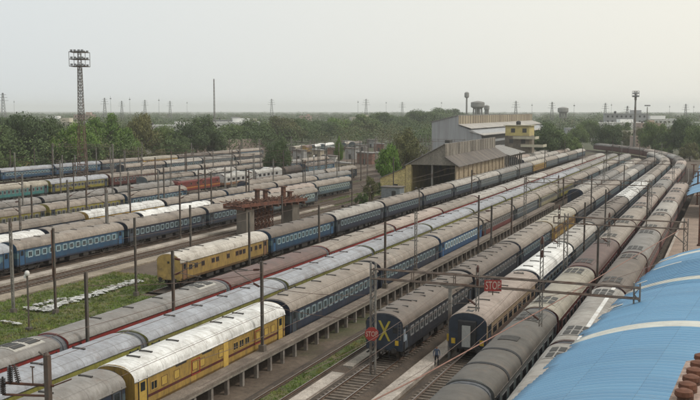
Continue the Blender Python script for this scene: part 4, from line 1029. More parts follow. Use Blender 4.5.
# platform floor
g = MB(); g.box((-7.7, 30, GZ), (14, 178, .62)); g.box((-7.6, 178.01, GZ), (14, 345, .62))
structure(ob('platform', g.mesh('platform', mat('platform_paving', (.30, .225, .175), .9, .3, .5, c2=(.20, .15, .12), fine=5))), 'pinkish paved station platform beside the maroon train')
g = MB(); g.box((-7.705, 30, .45), (-7.35, 178, .625)); structure(ob('platform_edge', g.mesh('platform_edge', CONCP)), 'pale stone edge of the platform')
for i, (x, yb, yt) in enumerate(((699, 246, 196), (697, 205, 172), (693, 190, 165))):
    u, v = at(x, yb, .6); h = height_at(u, v, yt) - .62
    t = empty('platform_post', (u, v, .62)); tag(t, f'brown platform post near the right edge, {ORD[i+1]} from the near end', 'post', 'platform posts')
    g = MB(); g.box((-.15, -.15, 0), (.15, .15, h)); g.box((-.3, -.3, 0), (.3, .3, .25)); ob('post', g.mesh('post', RUST), t); g = MB(); g.box((-.7, -.1, h), (.7, .1, h + .18)); ob('cross_head', g.mesh('ch', RUST), t)

# ------------------------------------------------------------------ sheds and buildings
def wall_mesh(name, prof, axis, a, b, m): g = MB(); g.prism(prof, axis, a, b); return g.mesh(name, m)
STAIN = mat('stained_render', (.24, .215, .18), .9, .4, .35, c2=(.085, .075, .065), stretch=(1, 1, .35), fine=3)
SHROOF = mat('old_sheet_roof', (.115, .10, .09), .85, .4, .3, c2=(.20, .17, .14), stretch=(1, 4, 1), fine=3)
SHLITE = mat('grey_sheet_roof', (.27, .26, .245), .8, .3, .3, c2=(.15, .135, .12), stretch=(1, 3, 1), fine=3)
BRICK = mat('tan_brick', (.34, .27, .18), .9, .3, .6, c2=(.20, .15, .10), fine=4)
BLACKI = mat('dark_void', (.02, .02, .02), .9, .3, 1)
t = empty('gabled_shed', (-61.1, 212, GZ), R(1.8)); tag(t, 'large weathered gabled train shed with a dark open front', 'shed')
L = 58; Zg = -GZ
g = MB()                                   # front gable wall above the opening, 0.4 thick, and side pier
g.prism([(-12.3, 7.1 + Zg), (-.05, 7.1 + Zg), (-2.7, 8.95 + Zg), (-2.75, 12.15 + Zg), (-3.1, 12.15 + Zg)], 'y', 0, .4)
ob('gable_wall', g.mesh('gable', STAIN), t)
g = MB(); g.box((-12.9, 0, 0), (-11.5, 1.2, 7.09 + Zg)); g.box((-12.9, 1.21, 0), (-12.5, L, 7.0 + Zg)); ob('side_wall', g.mesh('ysw', YELLOWW), t)
g = MB(); g.box((-.35, 0, 0), (0, L, 7.0 + Zg)); ob('side_wall', g.mesh('bsw', BRICK), t)
me = MB(); me.box((.002, -.25, 0), (.22, .25, 6.6 + Zg)); me = me.mesh('pilaster', BRICK)
for i in range(12): ob('pilaster', me, t, (0, 2.5 + i * 4.8, 0))
g = MB(); g.prism([(-13.0, 6.85 + Zg), (-2.9, 12.25 + Zg), (-2.9, 12.38 + Zg), (-13.1, 6.98 + Zg)], 'y', -.5, L); ob('roof', g.mesh('roofL', SHLITE), t)
g = MB(); g.prism([(-2.85, 9.15 + Zg), (.9, 6.75 + Zg), (.9, 6.9 + Zg), (-2.85, 9.3 + Zg)], 'y', -.9, L); rf = ob('roof', g.mesh('roofR', SHROOF), t)
g = MB(); g.box((-3.0, -.2, 9.31 + Zg), (-2.82, L, 12.24 + Zg)); cw = ob('clerestory_wall', g.mesh('cw', STAIN), t)
me = MB(); me.box((0, -.08, 0), (.1, .08, 2.9)); me = me.mesh('rib', CONC)
for i in range(19): ob('rib', me, cw, (-2.818, 1 + i * 3.1, 9.33 + Zg))
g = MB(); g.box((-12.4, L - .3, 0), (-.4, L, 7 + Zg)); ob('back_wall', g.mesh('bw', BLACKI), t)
for x in (-6.2,): g = MB(); g.box((x - .2, .2, 0), (x + .2, .6, 7.09 + Zg)); ob('column', g.mesh('col', STEEL), t)
g = MB(); g.box((-4.6, 6, 12.3 + Zg), (-3.4, 9, 13.0 + Zg)); ob('roof_ventilator', g.mesh('rv', GRILLE), t)
# open annex behind it
t = empty('open_annex', (-62.9, 271.2, GZ), R(1.8)); tag(t, 'open sided annex with a pale roof on thin columns behind the gabled shed', 'annex')
g = MB(); g.prism([(-7, 8.9 + Zg), (1.4, 6.7 + Zg), (1.4, 6.85 + Zg), (-7, 9.05 + Zg)], 'y', 0, 26); ob('roof', g.mesh('r', SHLITE), t)
for i in range(8): g = MB(); g.box((.1, .5 + i * 3.5, 0), (.45, .85 + i * 3.5, 6.9 + Zg)); ob('column', g.mesh('c', STEEL), t)
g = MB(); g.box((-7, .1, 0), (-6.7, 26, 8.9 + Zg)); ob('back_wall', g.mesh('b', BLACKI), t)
# low yellow building and grey hut at the shed's left
u, v = at(410, 195, 0)
t = empty('yellow_lean_to', (-74.1, 211.5, GZ)); tag(t, 'low yellow washed building with a sloping top left of the gabled shed', 'building')
g = MB(); g.prism([(-6.6, 0), (0, 0), (0, 6.2 + Zg), (-6.6, 3.5 + Zg)], 'y', 0, 12); ob('wall', g.mesh('w', YELLOWW), t)
g = MB(); g.prism([(-6.9, 3.42 + Zg), (.1, 6.28 + Zg), (.1, 6.4 + Zg), (-6.9, 3.54 + Zg)], 'y', -.3, 12.3); ob('roof', g.mesh('r', SHLITE), t)
g = MB(); g.box((-3.2, -.05, 0), (-1.9, .0, 2.6)); ob('door', g.mesh('d', GRILLE), t)
u, v = at(390, 198, 0)
t = empty('metal_hut', (u - 2.2, v, GZ)); tag(t, 'small grey metal hut with a dark flat roof in front of the yellow building', 'hut')
g = MB(); g.box((0, 0, 0), (4.6, 3.2, 2.9)); ob('wall', g.mesh('w', mat('hut_metal', (.22, .24, .25), .6, .3, 2)), t)
g = MB(); g.box((-.25, -.25, 2.901), (4.85, 3.45, 3.08)); ob('roof', g.mesh('r', SHROOF), t)
g = MB(); g.box((2.6, -.04, 0), (3.6, -.003, 2.1)); ob('door', g.mesh('d', GRILLE), t)
# big grey workshop
t = empty('grey_workshop', (-97.6, 340, GZ)); tag(t, 'big pale grey corrugated workshop with a tan clerestory along its ridge', 'workshop')
L = 140
GRW = mat('grey_corrugated', (.33, .34, .35), .75, .18, .4, c2=(.26, .26, .26), stretch=(6, 1, .3))
g = MB(); g.prism([(-10.6, 0), (9.2, 0), (9.2, 11.6), (.02, 15.2), (0, 18.8), (-10.6, 16.2)], 'y', 0, L); ob('wall', g.mesh('w', GRW), t)
g = MB(); g.prism([(-11.0, 16.15), (.1, 18.85), (.1, 19.05), (-11.0, 16.35)], 'y', -.4, L + .4); ob('roof', g.mesh('r', SHLITE), t)
g = MB(); g.box((.03, .5, 15.5), (.25, L, 18.7)); c = ob('clerestory_wall', g.mesh('c', mat('tan_louvre', (.34, .29, .21), .85, .25, .3, c2=(.2, .16, .12), stretch=(1, 2, .3))), t)
me = MB(); me.box((0, -.12, 0), (.14, .12, 3.2)); me = me.mesh('rib', STAIN)
for i in range(36): ob('rib', me, c, (.252, 2 + i * 3.85, 15.5))
for z0, z1, x0, x1 in ((15.3, 13.7, .26, 5.4), (12.7, 11.2, 4.6, 10.4)): g = MB(); g.prism([(x0, z0), (x1, z1), (x1, z1 + .18), (x0, z0 + .18)], 'y', -.6, L); ob('roof', g.mesh('r2', mat('pale_sheet_roof', (.40, .38, .35), .8, .25, .3, c2=(.25, .23, .21), stretch=(1, 3, 1))), t)
g = MB(); g.box((9.21, 1, 6.5), (9.3, L - 1, 8.3)); g.box((9.21, 1, 9.3), (9.3, L - 1, 10.9)); ob('window_strip', g.mesh('ws', GRILLE), t)
g = MB(); g.box((-4.2, -1.2, 0), (-1.2, -.01, 4)); ob('door', g.mesh('d', SHROOF), t)
# yellow house
t = empty('yellow_house', (-80.2, 345, GZ)); tag(t, 'yellow washed flat roofed house with jutting balconies beside the grey workshop', 'house')
SLABM = mat('house_slab', (.44, .41, .31), .85, .2, .6)
g = MB(); g.box((-.1, -.1, 0), (9.4, 9, 11.1)); ob('lower_wall', g.mesh('lw', mat('brown_render', (.20, .17, .13), .9, .4, .5, c2=(.1, .085, .07))), t)
g = MB(); g.box((0, 0, 11.101), (9.3, 9, 14.9)); ob('upper_wall', g.mesh('uw', mat('house_yellow', (.50, .42, .17), .85, .25, .5, c2=(.35, .29, .17))), t)
g = MB(); g.box((-.6, -.6, 14.901), (10, 9.6, 15.2)); ob('roof', g.mesh('r', SLABM), t)
g = MB(); g.lathe((4.2, 4, 15.2), [(.9, 0), (.95, 1.2), (.3, 1.6)], 14); ob('roof_tank', g.mesh('t', mat('black_tank', (.03, .03, .03), .5, .2, 1)), t)
me = MB(); me.box((-.8, -.06, -.8), (.8, -.005, .8)); me = me.mesh('window', GRILLE)
for x, z in ((3.0, 13.1), (7.4, 13.1), (2.4, 9.0), (7.0, 9.0)): ob('window', me, t, (x, 0 if z > 12 else -.1, z))
for z, x0, x1 in ((9.9, 3.5, 12.0), (6.9, 6.5, 15.0)): g = MB(); g.box((x0, -2.2, z), (x1, 5, z + .22)); g.box((x0, -2.2, z + .221), (x1, -2.05, z + 1.0)); g.box((x1 - .15, -2.04, z + .221), (x1, 5, z + 1.0)); ob('balcony', g.mesh('b', SLABM), t)
# long pinkish retaining wall behind the far coaches
a = at(186, 154, 0); b = at(268, 150, 0); d = math.hypot(b[0] - a[0], b[1] - a[1])
t = empty('retaining_wall', (a[0], a[1], GZ), math.atan2(-(b[0] - a[0]), b[1] - a[1])); tag(t, 'long pinkish grey wall with ribs behind the farthest coaches', 'wall')
hh = height_at(b[0], b[1], 137.5); g = MB(); g.box((-1.2, 0, 0), (0, d, hh)); ob('wall_face', g.mesh('w', mat('pink_wall', (.27, .215, .18), .95, .35, .12, c2=(.17, .14, .12), stretch=(1, 1, .4))), t)
me = MB(); me.box((0, -.5, 0), (.5, .5, hh + .3)); me = me.mesh('rib', STAIN); k = 3
while k < d: ob('rib', me, t, (0, k, 0)); k += 11
# huts and stores among the throat tracks
rd = random.Random(44)
HC = [mat('hut_wall_' + n, c, .9, .35, .6, c2=(.15, .12, .1)) for n, c in (('cream', (.40, .35, .26)), ('grey', (.30, .30, .29)), ('rust', (.22, .12, .09)), ('white', (.60, .58, .55)))]
for i, (x, y) in enumerate(sorted([(330, 166), (352, 158), (344, 170), (362, 150), (372, 147), (383, 160), (349, 149), (334, 154), (318, 158), (300, 160), (379, 151), (391, 155), (366, 163), (386, 171)])):
    u, v = at(x, y, 0); hw, hd, hh_ = rd.uniform(3, 7), rd.uniform(3, 5), rd.uniform(2.6, 4.6); k = rd.randrange(4)
    t = empty('track_hut', (u, v, GZ), rd.uniform(-.2, .6)); tag(t, f"{['cream', 'grey', 'rusty', 'white'][k]} hut among the throat masts, {ORD[i+1]} of fourteen from the left", 'hut', 'huts among the throat tracks')
    g = MB(); g.box((-hw / 2, -hd / 2, 0), (hw / 2, hd / 2, hh_)); ob('wall', g.mesh('w', HC[k]), t)
    g = MB(); g.prism([(-hw / 2 - .3, hh_ + .001), (hw / 2 + .3, hh_ + .001), (hw / 2 + .3, hh_ + .2), (-hw / 2 - .3, hh_ + .6)], 'y', -hd / 2 - .3, hd / 2 + .3); ob('roof', g.mesh('r', SHROOF if k % 2 else SHLITE), t)
    g = MB(); g.box((-.5, -hd / 2 - .04, 0), (.5, -hd / 2 - .004, 2.1)); ob('door', g.mesh('d', GRILLE), t)
# small yellow hut by the left trees
u, v = at(22, 170, 0); hh = height_at(u, v, 161) - GZ
t = empty('yellow_hut', (u, v, GZ)); tag(t, 'small yellow hut behind the farthest coaches at far left', 'hut')
g = MB(); g.box((-2.2, -1.5, 0), (2.2, 2, hh - .2)); ob('wall', g.mesh('w', YELLOWW), t); g = MB(); g.box((-2.5, -1.8, hh - .2), (2.5, 2.3, hh)); ob('roof', g.mesh('r', YELLOWW), t)

# ------------------------------------------------------------------ rusty unfinished bridge over the left tracks
a = at(236, 205, 5.0); b = at(302, 198, 5.0)
ang = math.atan2(b[1] - a[1], b[0] - a[0]); d = math.hypot(b[0] - a[0], b[1] - a[1])
t = empty('unfinished_bridge', (a[0], a[1], GZ), ang); tag(t, 'unfinished rusty steel bridge deck standing on grey concrete piers', 'bridge')
rd = random.Random(5); z = 5.0
g = MB(); g.box((0, -1.3, z), (d, -1.1, z + .55)); g.box((0, 3.0, z), (d, 3.2, z + .4)); g.box((0, -1.0, z + .1), (d, 2.9, z + .22)); ob('deck_girder', g.mesh('g', RUST2), t)
me = MB(); me.box((-.1, -1.6, 0), (.1, 3.4, .4)); me = me.mesh('cross_beam', RUST)
k = .3
while k < d: ob('cross_beam', me, t, (k, 0, z - .41)); k += 1.6
for i in range(8):
    x = 1.0 + (d - 2) * i / 7 + rd.uniform(-.4, .4); g = MB()
    for _ in range(34):
        p = Vector((x + rd.uniform(-1.0, 1.0), rd.uniform(-.8, 2.8), z + .3)); g.bar(p, p + Vector((rd.gauss(0, 1.1), rd.gauss(0, .8), rd.uniform(.1, .8))), .06, 4)
    ob('rebar_bundle', g.mesh('rebar', RUST), t)
for x, hgt in ((d * .38, 2.4), (d * .5, 2.2), (d * .78, 2.5), (d * .88, 1.5)):
    g = MB(); g.box((x - .3, .9, z + .26), (x + .3, 1.5, z + hgt)); g.box((x - .5, .7, z + hgt), (x + .5, 1.7, z + hgt + .2)); ob('stub_column', g.mesh('sc', RUST), t)
for x in (2.6, d - 2.2):
    g = MB(); g.box((x - .9, -.6, 0), (x + .9, 1.8, z - .42)); p_ = ob('pier', g.mesh('pier', mat('pier_concrete', (.19, .165, .135), .9, .35, .6, c2=(.11, .09, .075), stretch=(1, 1, .4))), t)
for x in (4.6, 5.5, 6.4, 7.3, 8.2):
    g = MB(); lattice(g, x, .6, 0, z - .42, .8, .8, .8, .075); ob('steel_trestle', g.mesh('tr', RUST), t)
g = MB()
for i in range(60):
    p = Vector((rd.uniform(5, 8), rd.uniform(-.8, 1.5), rd.uniform(0, .8))); g.bar(p, p + Vector((rd.gauss(0, .9), rd.gauss(0, .4), rd.uniform(0, .5))), .06, 4)
tag(ob('scrap_pile', g.mesh('scrap', RUST), None, (a[0] + .5, a[1] - 1.5, GZ)), 'tangled rusty scrap lying under the unfinished bridge', 'scrap')

# ------------------------------------------------------------------ floodlight towers, water towers, pylons
def flood_tower(x, yb, yt, label, w0, w1, kind):
    u, v = at(x, yb, 0); h = height_at(u, v, yt) - GZ
    t = empty('floodlight_tower', (u, v, GZ), YAW); tag(t, label, 'floodlight tower')
    if kind == 'lattice':
        g = MB(); lattice(g, 0, 0, 0, h * .42, w0, w0 * .62, 2.2, .075); ob('lattice_shaft', g.mesh('low', mat('tower_red', (.11, .06, .045), .7, .3, 1)), t)
        g = MB(); lattice(g, 0, 0, h * .42, h - 4.4, w0 * .62, w1, 1.7, .07)
        g.bar((0, 0, h * .42), (0, 0, h - 4), .11, 6); ob('lattice_shaft', g.mesh('up', STEELD), t)
    else:
        g = MB(); g.bar((0, 0, 0), (0, 0, h - 1.5), w0 / 2, 12, w1 / 2); ob('shaft', g.mesh('shaft', STEEL), t)
    hw, hz, tiers = (2.4, 4.3, 3) if kind == 'lattice' else ((1.35, 3.0, 2) if kind == 'pole' else (1.1, 1.3, 1))
    g = MB()
    for i in range(tiers):
        z = h - hz + i * hz / max(1, tiers - 1) * .98 if tiers > 1 else h - .6
        for q in (-hw, hw):
            g.bar((-hw, q, z), (hw, q, z), .09, 4); g.bar((q, -hw, z), (q, hw, z), .09, 4)
        g.bar((-hw, 0, z), (hw, 0, z), .07, 4); g.bar((0, -hw, z), (0, hw, z), .07, 4)
    if tiers > 1:
        for q in (-hw, hw):
            for p in (-hw, hw): g.bar((q, p, h - hz), (q, p, h), .08, 4)
        lattice(g, 0, 0, h - 4.6, h, w1, .8, 1.2, .05)
    ob('head_frame', g.mesh('frame', STEELD), t)
    me = MB(); me.box((-.32, -.25, -.28), (.32, .2, .28)); me = me.mesh('floodlight', mat('floodlight_glass', (.20, .21, .22), .3, .2, 3))
    for i in range(tiers):
        z = h - hz + .45 + i * hz * .48
        for q in ((-1.6, -.6, .6, 1.6) if hw > 2 else (-.8, 0, .8) if hw > 1.2 else (-.7, .7)):
            ob('floodlight', me, t, (q, -hw - .2, z)); ob('floodlight', me, t, (q, hw + .2, z))
flood_tower(83, 178, 52, 'tall red and grey lattice floodlight tower at the left', 2.6, 1.0, 'lattice')
flood_tower(634, 150, 91, 'tall floodlight tower with a wide lamp head at the right', 1.5, .8, 'pole')
flood_tower(646, 150, 104, 'slimmer floodlight pole right of the tall right tower', .8, .4, 'slim')
def water_tower(x, D, yt, label, r, th, slim=False):
    a_ = math.atan((x - 350) / F); X = D * math.tan(a_); u, v = X * cT - D * sT, X * sT + D * cT
    h = height_at(u, v, yt) - GZ; t = empty('water_tower', (u, v, GZ)); tag(t, label, 'water tower')
    g = MB()
    if slim: g.lathe((0, 0, h - th), [(r * .3, -r * .5), (r, 0), (r, th * .8), (r * .5, th)], 20)
    else: g.lathe((0, 0, h - th), [(r * .45, -th * .35), (r * .95, 0), (r, .3), (r, th * .75), (r * .8, th * .86), (r * .2, th)], 24)
    ob('tank', g.mesh('tank', mat('water_tank_grey', (.24, .235, .22), .85, .3, .2)), t)
    g = MB()
    if slim: g.bar((0, 0, 0), (0, 0, h - th), r * .35, 14)
    else:
        for i in range(8):
            c_, s_ = math.cos(i * math.pi / 4), math.sin(i * math.pi / 4); g.bar((c_ * r * .75, s_ * r * .75, 0), (c_ * r * .62, s_ * r * .62, h - th), .5, 6)
        for z in (h * .25, h * .5): 
            for i in range(8): g.bar((math.cos(i * math.pi / 4) * r * .7, math.sin(i * math.pi / 4) * r * .7, z), (math.cos((i + 1) * math.pi / 4) * r * .7, math.sin((i + 1) * math.pi / 4) * r * .7, z), .3, 5)
        g.bar((0, 0, 0), (0, 0, h - th), 1.0, 10)
    ob('support', g.mesh('support', mat('water_support', (.20, .195, .18), .9, .2, .5)), t)
water_tower(477, 900, 101, 'wide water tower on legs above the grey workshop', 6.8, 6.0)
water_tower(466, 900, 92, 'slender tall water tower beside the wide one', 2.3, 5.0, True)
water_tower(486, 940, 105, 'small water tower just right of the wide one', 2.8, 4.5)
water_tower(562, 1100, 107, 'distant grey water tower above the big tree', 6.4, 6.0)
def pos_at(x, D):
    X = D * (x - 350) / F; return X * cT - D * sT, X * sT + D * cT
PY = [(5, 1100, 93), (16, 1500, 100), (106, 1300, 98), (112, 1150, 96), (123, 1400, 101), (131, 1200, 97), (146, 1400, 100), (160, 1300, 98), (171, 1500, 101), (188, 1500, 101), (272, 1400, 99), (358, 1300, 100), (366, 1300, 99), (386, 1500, 101), (402, 1300, 102), (441, 1300, 101), (515, 1000, 101), (531, 1000, 103), (551, 1000, 102), (573, 800, 103), (604, 1100, 103), (610, 1100, 103), (626, 800, 106), (668, 1200, 105), (684, 1000, 104), (692, 1000, 105)]
pym = MB(); lattice(pym, 0, 0, 0, 1, .16, .03, .09, .0035)
for z, ww in ((.78, .16), (.87, .13), (.95, .1)): pym.bar((-ww, 0, z), (ww, 0, z), .004, 4)
pym = pym.mesh('pylon', mat('pylon_steel', (.12, .12, .12), .6, .2, 1))
pol = MB(); pol.bar((0, 0, 0), (0, 0, 1), .006, 6, .003); pol.box((-.025, -.004, .9), (.025, .004, .93)); pol = pol.mesh('pole', MATS['pylon_steel'])
for i, (x, D, yt) in enumerate(PY):
    u, v = pos_at(x, D); h = height_at(u, v, yt) - GZ; k = i % 2 == 0
    o = ob('power_pylon' if k else 'tall_pole', pym if k else pol, None, (u, v, GZ), YAW); o.scale = (h,) * 3
    tag(o, f"far {'lattice pylon' if k else 'thin tall pole'} on the skyline, {ORD[i//2+1]} of its kind from the left", 'pylon' if k else 'pole', 'skyline pylons' if k else 'skyline poles')
u, v = pos_at(215, 700); h = height_at(u, v, 79) - GZ
g = MB(); lattice(g, 0, 0, 0, h, 1.2, .5, 2.5, .08); tag(ob('radio_mast', g.mesh('rm', mat('radio_mast_steel', (.2, .18, .17), .6, .2, .5)), None, (u, v, GZ)), 'thin tall guyed radio mast standing behind the dark green tree', 'mast')

# ------------------------------------------------------------------ trees
def leafmat(name, c, c2, c3):
    m = bpy.data.materials.new(name); t, N, L, bs = nodes_of(m); o_, vec, oi = coord(t)
    n = noise(t, vec, 2.2, 3, .6); n2 = noise(t, vec, 14, 2, .6)
    cc = mix(t, rng(t, n, .35, .65, 0, 1), c, c2); cc = mix(t, math_(t, 'MULTIPLY', rng(t, n2, .5, .72, 0, 1), .8), cc, c3)
    cc = mix(t, 1.0, cc, mix(t, oi.outputs['Random'], (.75, .78, .75), (1.2, 1.15, 1.1)), 'MULTIPLY')
    L.new(cc, bs.inputs['Base Color']); bs.inputs['Roughness'].default_value = .75
    return m
LM = {'dark': leafmat('leaf_dark', (.036, .066, .019), (.070, .112, .029), (.10, .14, .038)),
      'mid': leafmat('leaf_mid', (.056, .098, .024), (.105, .158, .036), (.14, .185, .048)),
      'bright': leafmat('leaf_bright', (.055, .12, .012), (.11, .20, .018), (.16, .24, .03)),
      'olive': leafmat('leaf_olive', (.08, .09, .028), (.135, .135, .042), (.17, .165, .058)),
      'poplar': leafmat('leaf_poplar', (.07, .15, .012), (.13, .24, .022), (.10, .17, .02))}
def crown_mesh(name, seed, nclu, per, shape='broad', leaf=.055):
    rd = random.Random(seed); g = MB()
    for c in range(nclu):
        while True:
            p = Vector((rd.uniform(-1, 1), rd.uniform(-1, 1), rd.uniform(-1, 1)))
            if p.length <= 1: break
        if shape == 'broad':
            p = Vector((p.x * .74, p.y * .74, .60 + p.z * .36 - .16 * (p.x * p.x + p.y * p.y))); rad = rd.uniform(.17, .33)
        elif shape == 'poplar':
            p = Vector((p.x * .45 * (1.1 - abs(p.z) * .6), p.y * .45, .52 + p.z * .42)); rad = rd.uniform(.16, .26)
        else:
            p = Vector((p.x * .8, p.y * .8, .42 + p.z * .34)); rad = rd.uniform(.16, .30)
        for _ in range(per):
            d = Vector((rd.gauss(0, 1), rd.gauss(0, 1), rd.gauss(0, 1))).normalized(); rr_ = rad * (rd.random() ** .38) * rd.uniform(.8, 1.15)
            q = p + Vector((d.x * rr_, d.y * rr_, d.z * rr_ * .62))
            n_ = (d + Vector((rd.gauss(0, .6), rd.gauss(0, .6), rd.gauss(.3, .6)))).normalized(); a = n_.orthogonal().normalized(); a.rotate(Matrix.Rotation(rd.uniform(0, 6.28), 3, n_)); b = n_.cross(a)
            s1 = leaf * rd.uniform(.5, 1.15); s2 = s1 * rd.uniform(.45, .8)
            g.face([q - a * s1, q - b * s2, q + a * s1, q + b * s2])
    return g.mesh(name, LM['mid'])
def trunk_mesh(seed):
    rd = random.Random(seed); g = MB(); g.bar((0, 0, 0), (.02, .01, .26), .045, 8, .034); g.bar((.02, .01, .26), (0, .03, .5), .034, 7, .02)
    for i in range(6):
        a = i * 1.05 + rd.uniform(-.3, .3); z = rd.uniform(.2, .36); e = (math.cos(a) * .42, math.sin(a) * .42, z + rd.uniform(.25, .4)); m_ = (math.cos(a) * .2, math.sin(a) * .2, z + .17)
        g.bar((.015, .01, z), m_, .02, 6, .013); g.bar(m_, e, .013, 5, .005)
    return g.mesh('trunk', BARK)
CR = {'broad': [crown_mesh('crown', s, 44, 560, 'broad', .027) for s in (1, 2, 3, 4)], 'poplar': [crown_mesh('crown', 9, 26, 300, 'poplar', .04)], 'bush': [crown_mesh('crown', s, 20, 260, 'bush', .045) for s in (6, 7)]}
TR = [trunk_mesh(s) for s in (1, 2)]
TREES = [ # x, base y, top y, crown width px, leaf, shape, label
 (-8, 171, 110, 62, 'dark', 'broad', 'dark tree cut by the left edge'), (28, 169, 107, 66, 'dark', 'broad', 'big dark green tree at far left'), (54, 166, 112, 46, 'dark', 'broad', 'dark tree left of the floodlight tower'),
 (10, 150, 111, 50, 'dark', 'broad', 'dark tree behind the big dark one at far left'), (8, 174, 150, 26, 'mid', 'bush', 'low bush by the yellow hut'), (42, 172, 154, 24, 'dark', 'bush', 'dark bush right of the yellow hut'),
 (76, 168, 117, 56, 'bright', 'broad', 'bright green tree behind the floodlight tower'), (104, 164, 108, 50, 'bright', 'broad', 'tallest bright green tree right of the floodlight tower'), (124, 163, 124, 40, 'bright', 'broad', 'lower bright green tree near the ribbed wall'), (90, 169, 138, 34, 'mid', 'bush', 'green bush at the foot of the floodlight tower'), (135, 165, 142, 34, 'olive', 'bush', 'brownish bush behind the yellow coach'),
 (66, 160, 130, 30, 'mid', 'broad', 'small green tree left of the bright ones'),
 (143, 160, 109, 40, 'olive', 'broad', 'sparse brownish tree right of the bright green ones'), (163, 158, 121, 32, 'mid', 'broad', 'mid green tree before the dark round one'), (196, 157, 112, 58, 'dark', 'broad', 'dark green round tree in front of the radio mast'), (180, 160, 135, 36, 'dark', 'broad', 'low dark tree under the round one'), (216, 156, 128, 26, 'dark', 'broad', 'dark tree right of the round one'), (160, 164, 146, 26, 'olive', 'bush', 'thin olive bush behind the brown roofed coach'),
 (277, 178, 135, 27, 'dark', 'broad', 'dark tree standing among the left tracks'), (339, 164, 133, 11, 'bright', 'broad', 'small bright tree near the far white coaches'), (389, 186, 142, 23, 'poplar', 'poplar', 'bright green columnar tree left of the gabled shed'), (396, 184, 146, 12, 'poplar', 'poplar', 'second columnar tree touching the brown crown'),
 (406, 176, 124, 36, 'olive', 'broad', 'brown green tree left of the gabled shed'), (370, 200, 172, 18, 'olive', 'bush', 'pale shrub by the curved tracks'), (362, 204, 190, 16, 'mid', 'bush', 'low shrub between the curved tracks'), (378, 192, 180, 12, 'mid', 'bush', 'small shrub behind the metal hut'),
 (549, 159, 118, 46, 'dark', 'broad', 'large dark tree beside the yellow house'), (570, 157, 133, 26, 'mid', 'broad', 'mid green tree right of the large dark one'), (533, 156, 128, 26, 'dark', 'broad', 'dark tree just right of the yellow house'), (607, 151, 120, 34, 'dark', 'broad', 'round dark tree standing alone before the curve'),
 (652, 152, 118, 30, 'mid', 'broad', 'tree nearest the slim floodlight pole'), (668, 153, 121, 32, 'mid', 'broad', 'mid green tree in the right hand wood'), (681, 155, 115, 40, 'dark', 'broad', 'tallest dark tree in the right hand wood'), (700, 157, 121, 42, 'mid', 'broad', 'tree cut by the right edge'), (642, 149, 125, 20, 'olive', 'broad', 'small olive tree by the curve'), (690, 160, 139, 26, 'olive', 'bush', 'brown bush at the end of the platform roofs'), (664, 155, 138, 24, 'mid', 'bush', 'bush under the right hand wood'),
 (235, 150, 120, 34, 'mid', 'broad', 'tree behind the ribbed wall'), (256, 150, 116, 36, 'mid', 'broad', 'tree behind the right end of the ribbed wall'), (281, 145, 113, 42, 'olive', 'broad', 'olive tree above the far coaches'), (302, 142, 116, 38, 'mid', 'broad', 'green tree behind the far maroon coach'), (322, 140, 118, 34, 'dark', 'broad', 'dark tree behind the far white coaches'), (338, 137, 116, 30, 'bright', 'broad', 'light green tree in the middle distance'), (362, 137, 112, 42, 'mid', 'broad', 'broad tree above the throat tracks'), (384, 134, 110, 42, 'dark', 'broad', 'dark tree behind the columnar one'), (420, 133, 107, 36, 'dark', 'broad', 'dark tree left of the grey workshop'), (440, 128, 106, 40, 'dark', 'broad', 'dark tree behind the grey workshop gable'), (402, 134, 115, 30, 'mid', 'broad', 'mid green tree behind the brown crown'), (453, 127, 107, 30, 'dark', 'broad', 'dark tree left of the slender water tower'),
 (590, 141, 117, 26, 'mid', 'broad', 'green tree left of the lone round tree'), (578, 146, 122, 24, 'mid', 'broad', 'green tree behind the parked coach roofs'), (622, 143, 120, 26, 'mid', 'broad', 'tree left of the tall right tower'), (628, 146, 128, 18, 'olive', 'bush', 'brush at the foot of the tall right tower')]
for i, (x, yb, yt, wpx, lf, shp, lab) in enumerate(TREES):
    u, v = at(x, yb, 0); h = height_at(u, v, yt) - GZ; D = depth(u, v); wd = wpx * D / F * (1.22 if 225 < x < 460 and yb < 180 and shp == 'broad' and wpx > 12 else 1.0)
    t = empty('bush' if shp == 'bush' else ('poplar_tree' if shp == 'poplar' else 'broadleaf_tree'), (u, v, GZ), i * 1.7); tag(t, lab, 'bush' if shp == 'bush' else 'tree', 'bushes round the yard' if shp == 'bush' else 'trees round the yard')
    me = CR[shp][i % len(CR[shp])]; c = ob('crown', me, t); c.scale = (wd / 2 / (.52 if shp == 'poplar' else .92), wd / 2 / (.52 if shp == 'poplar' else .92), h / (1.08 if shp == 'broad' else .96))
    c.material_slots[0].link = 'OBJECT'; c.material_slots[0].material = LM[lf]
    k = ob('trunk', TR[i % 2], t); k.scale = (h * .8, h * .8, h)
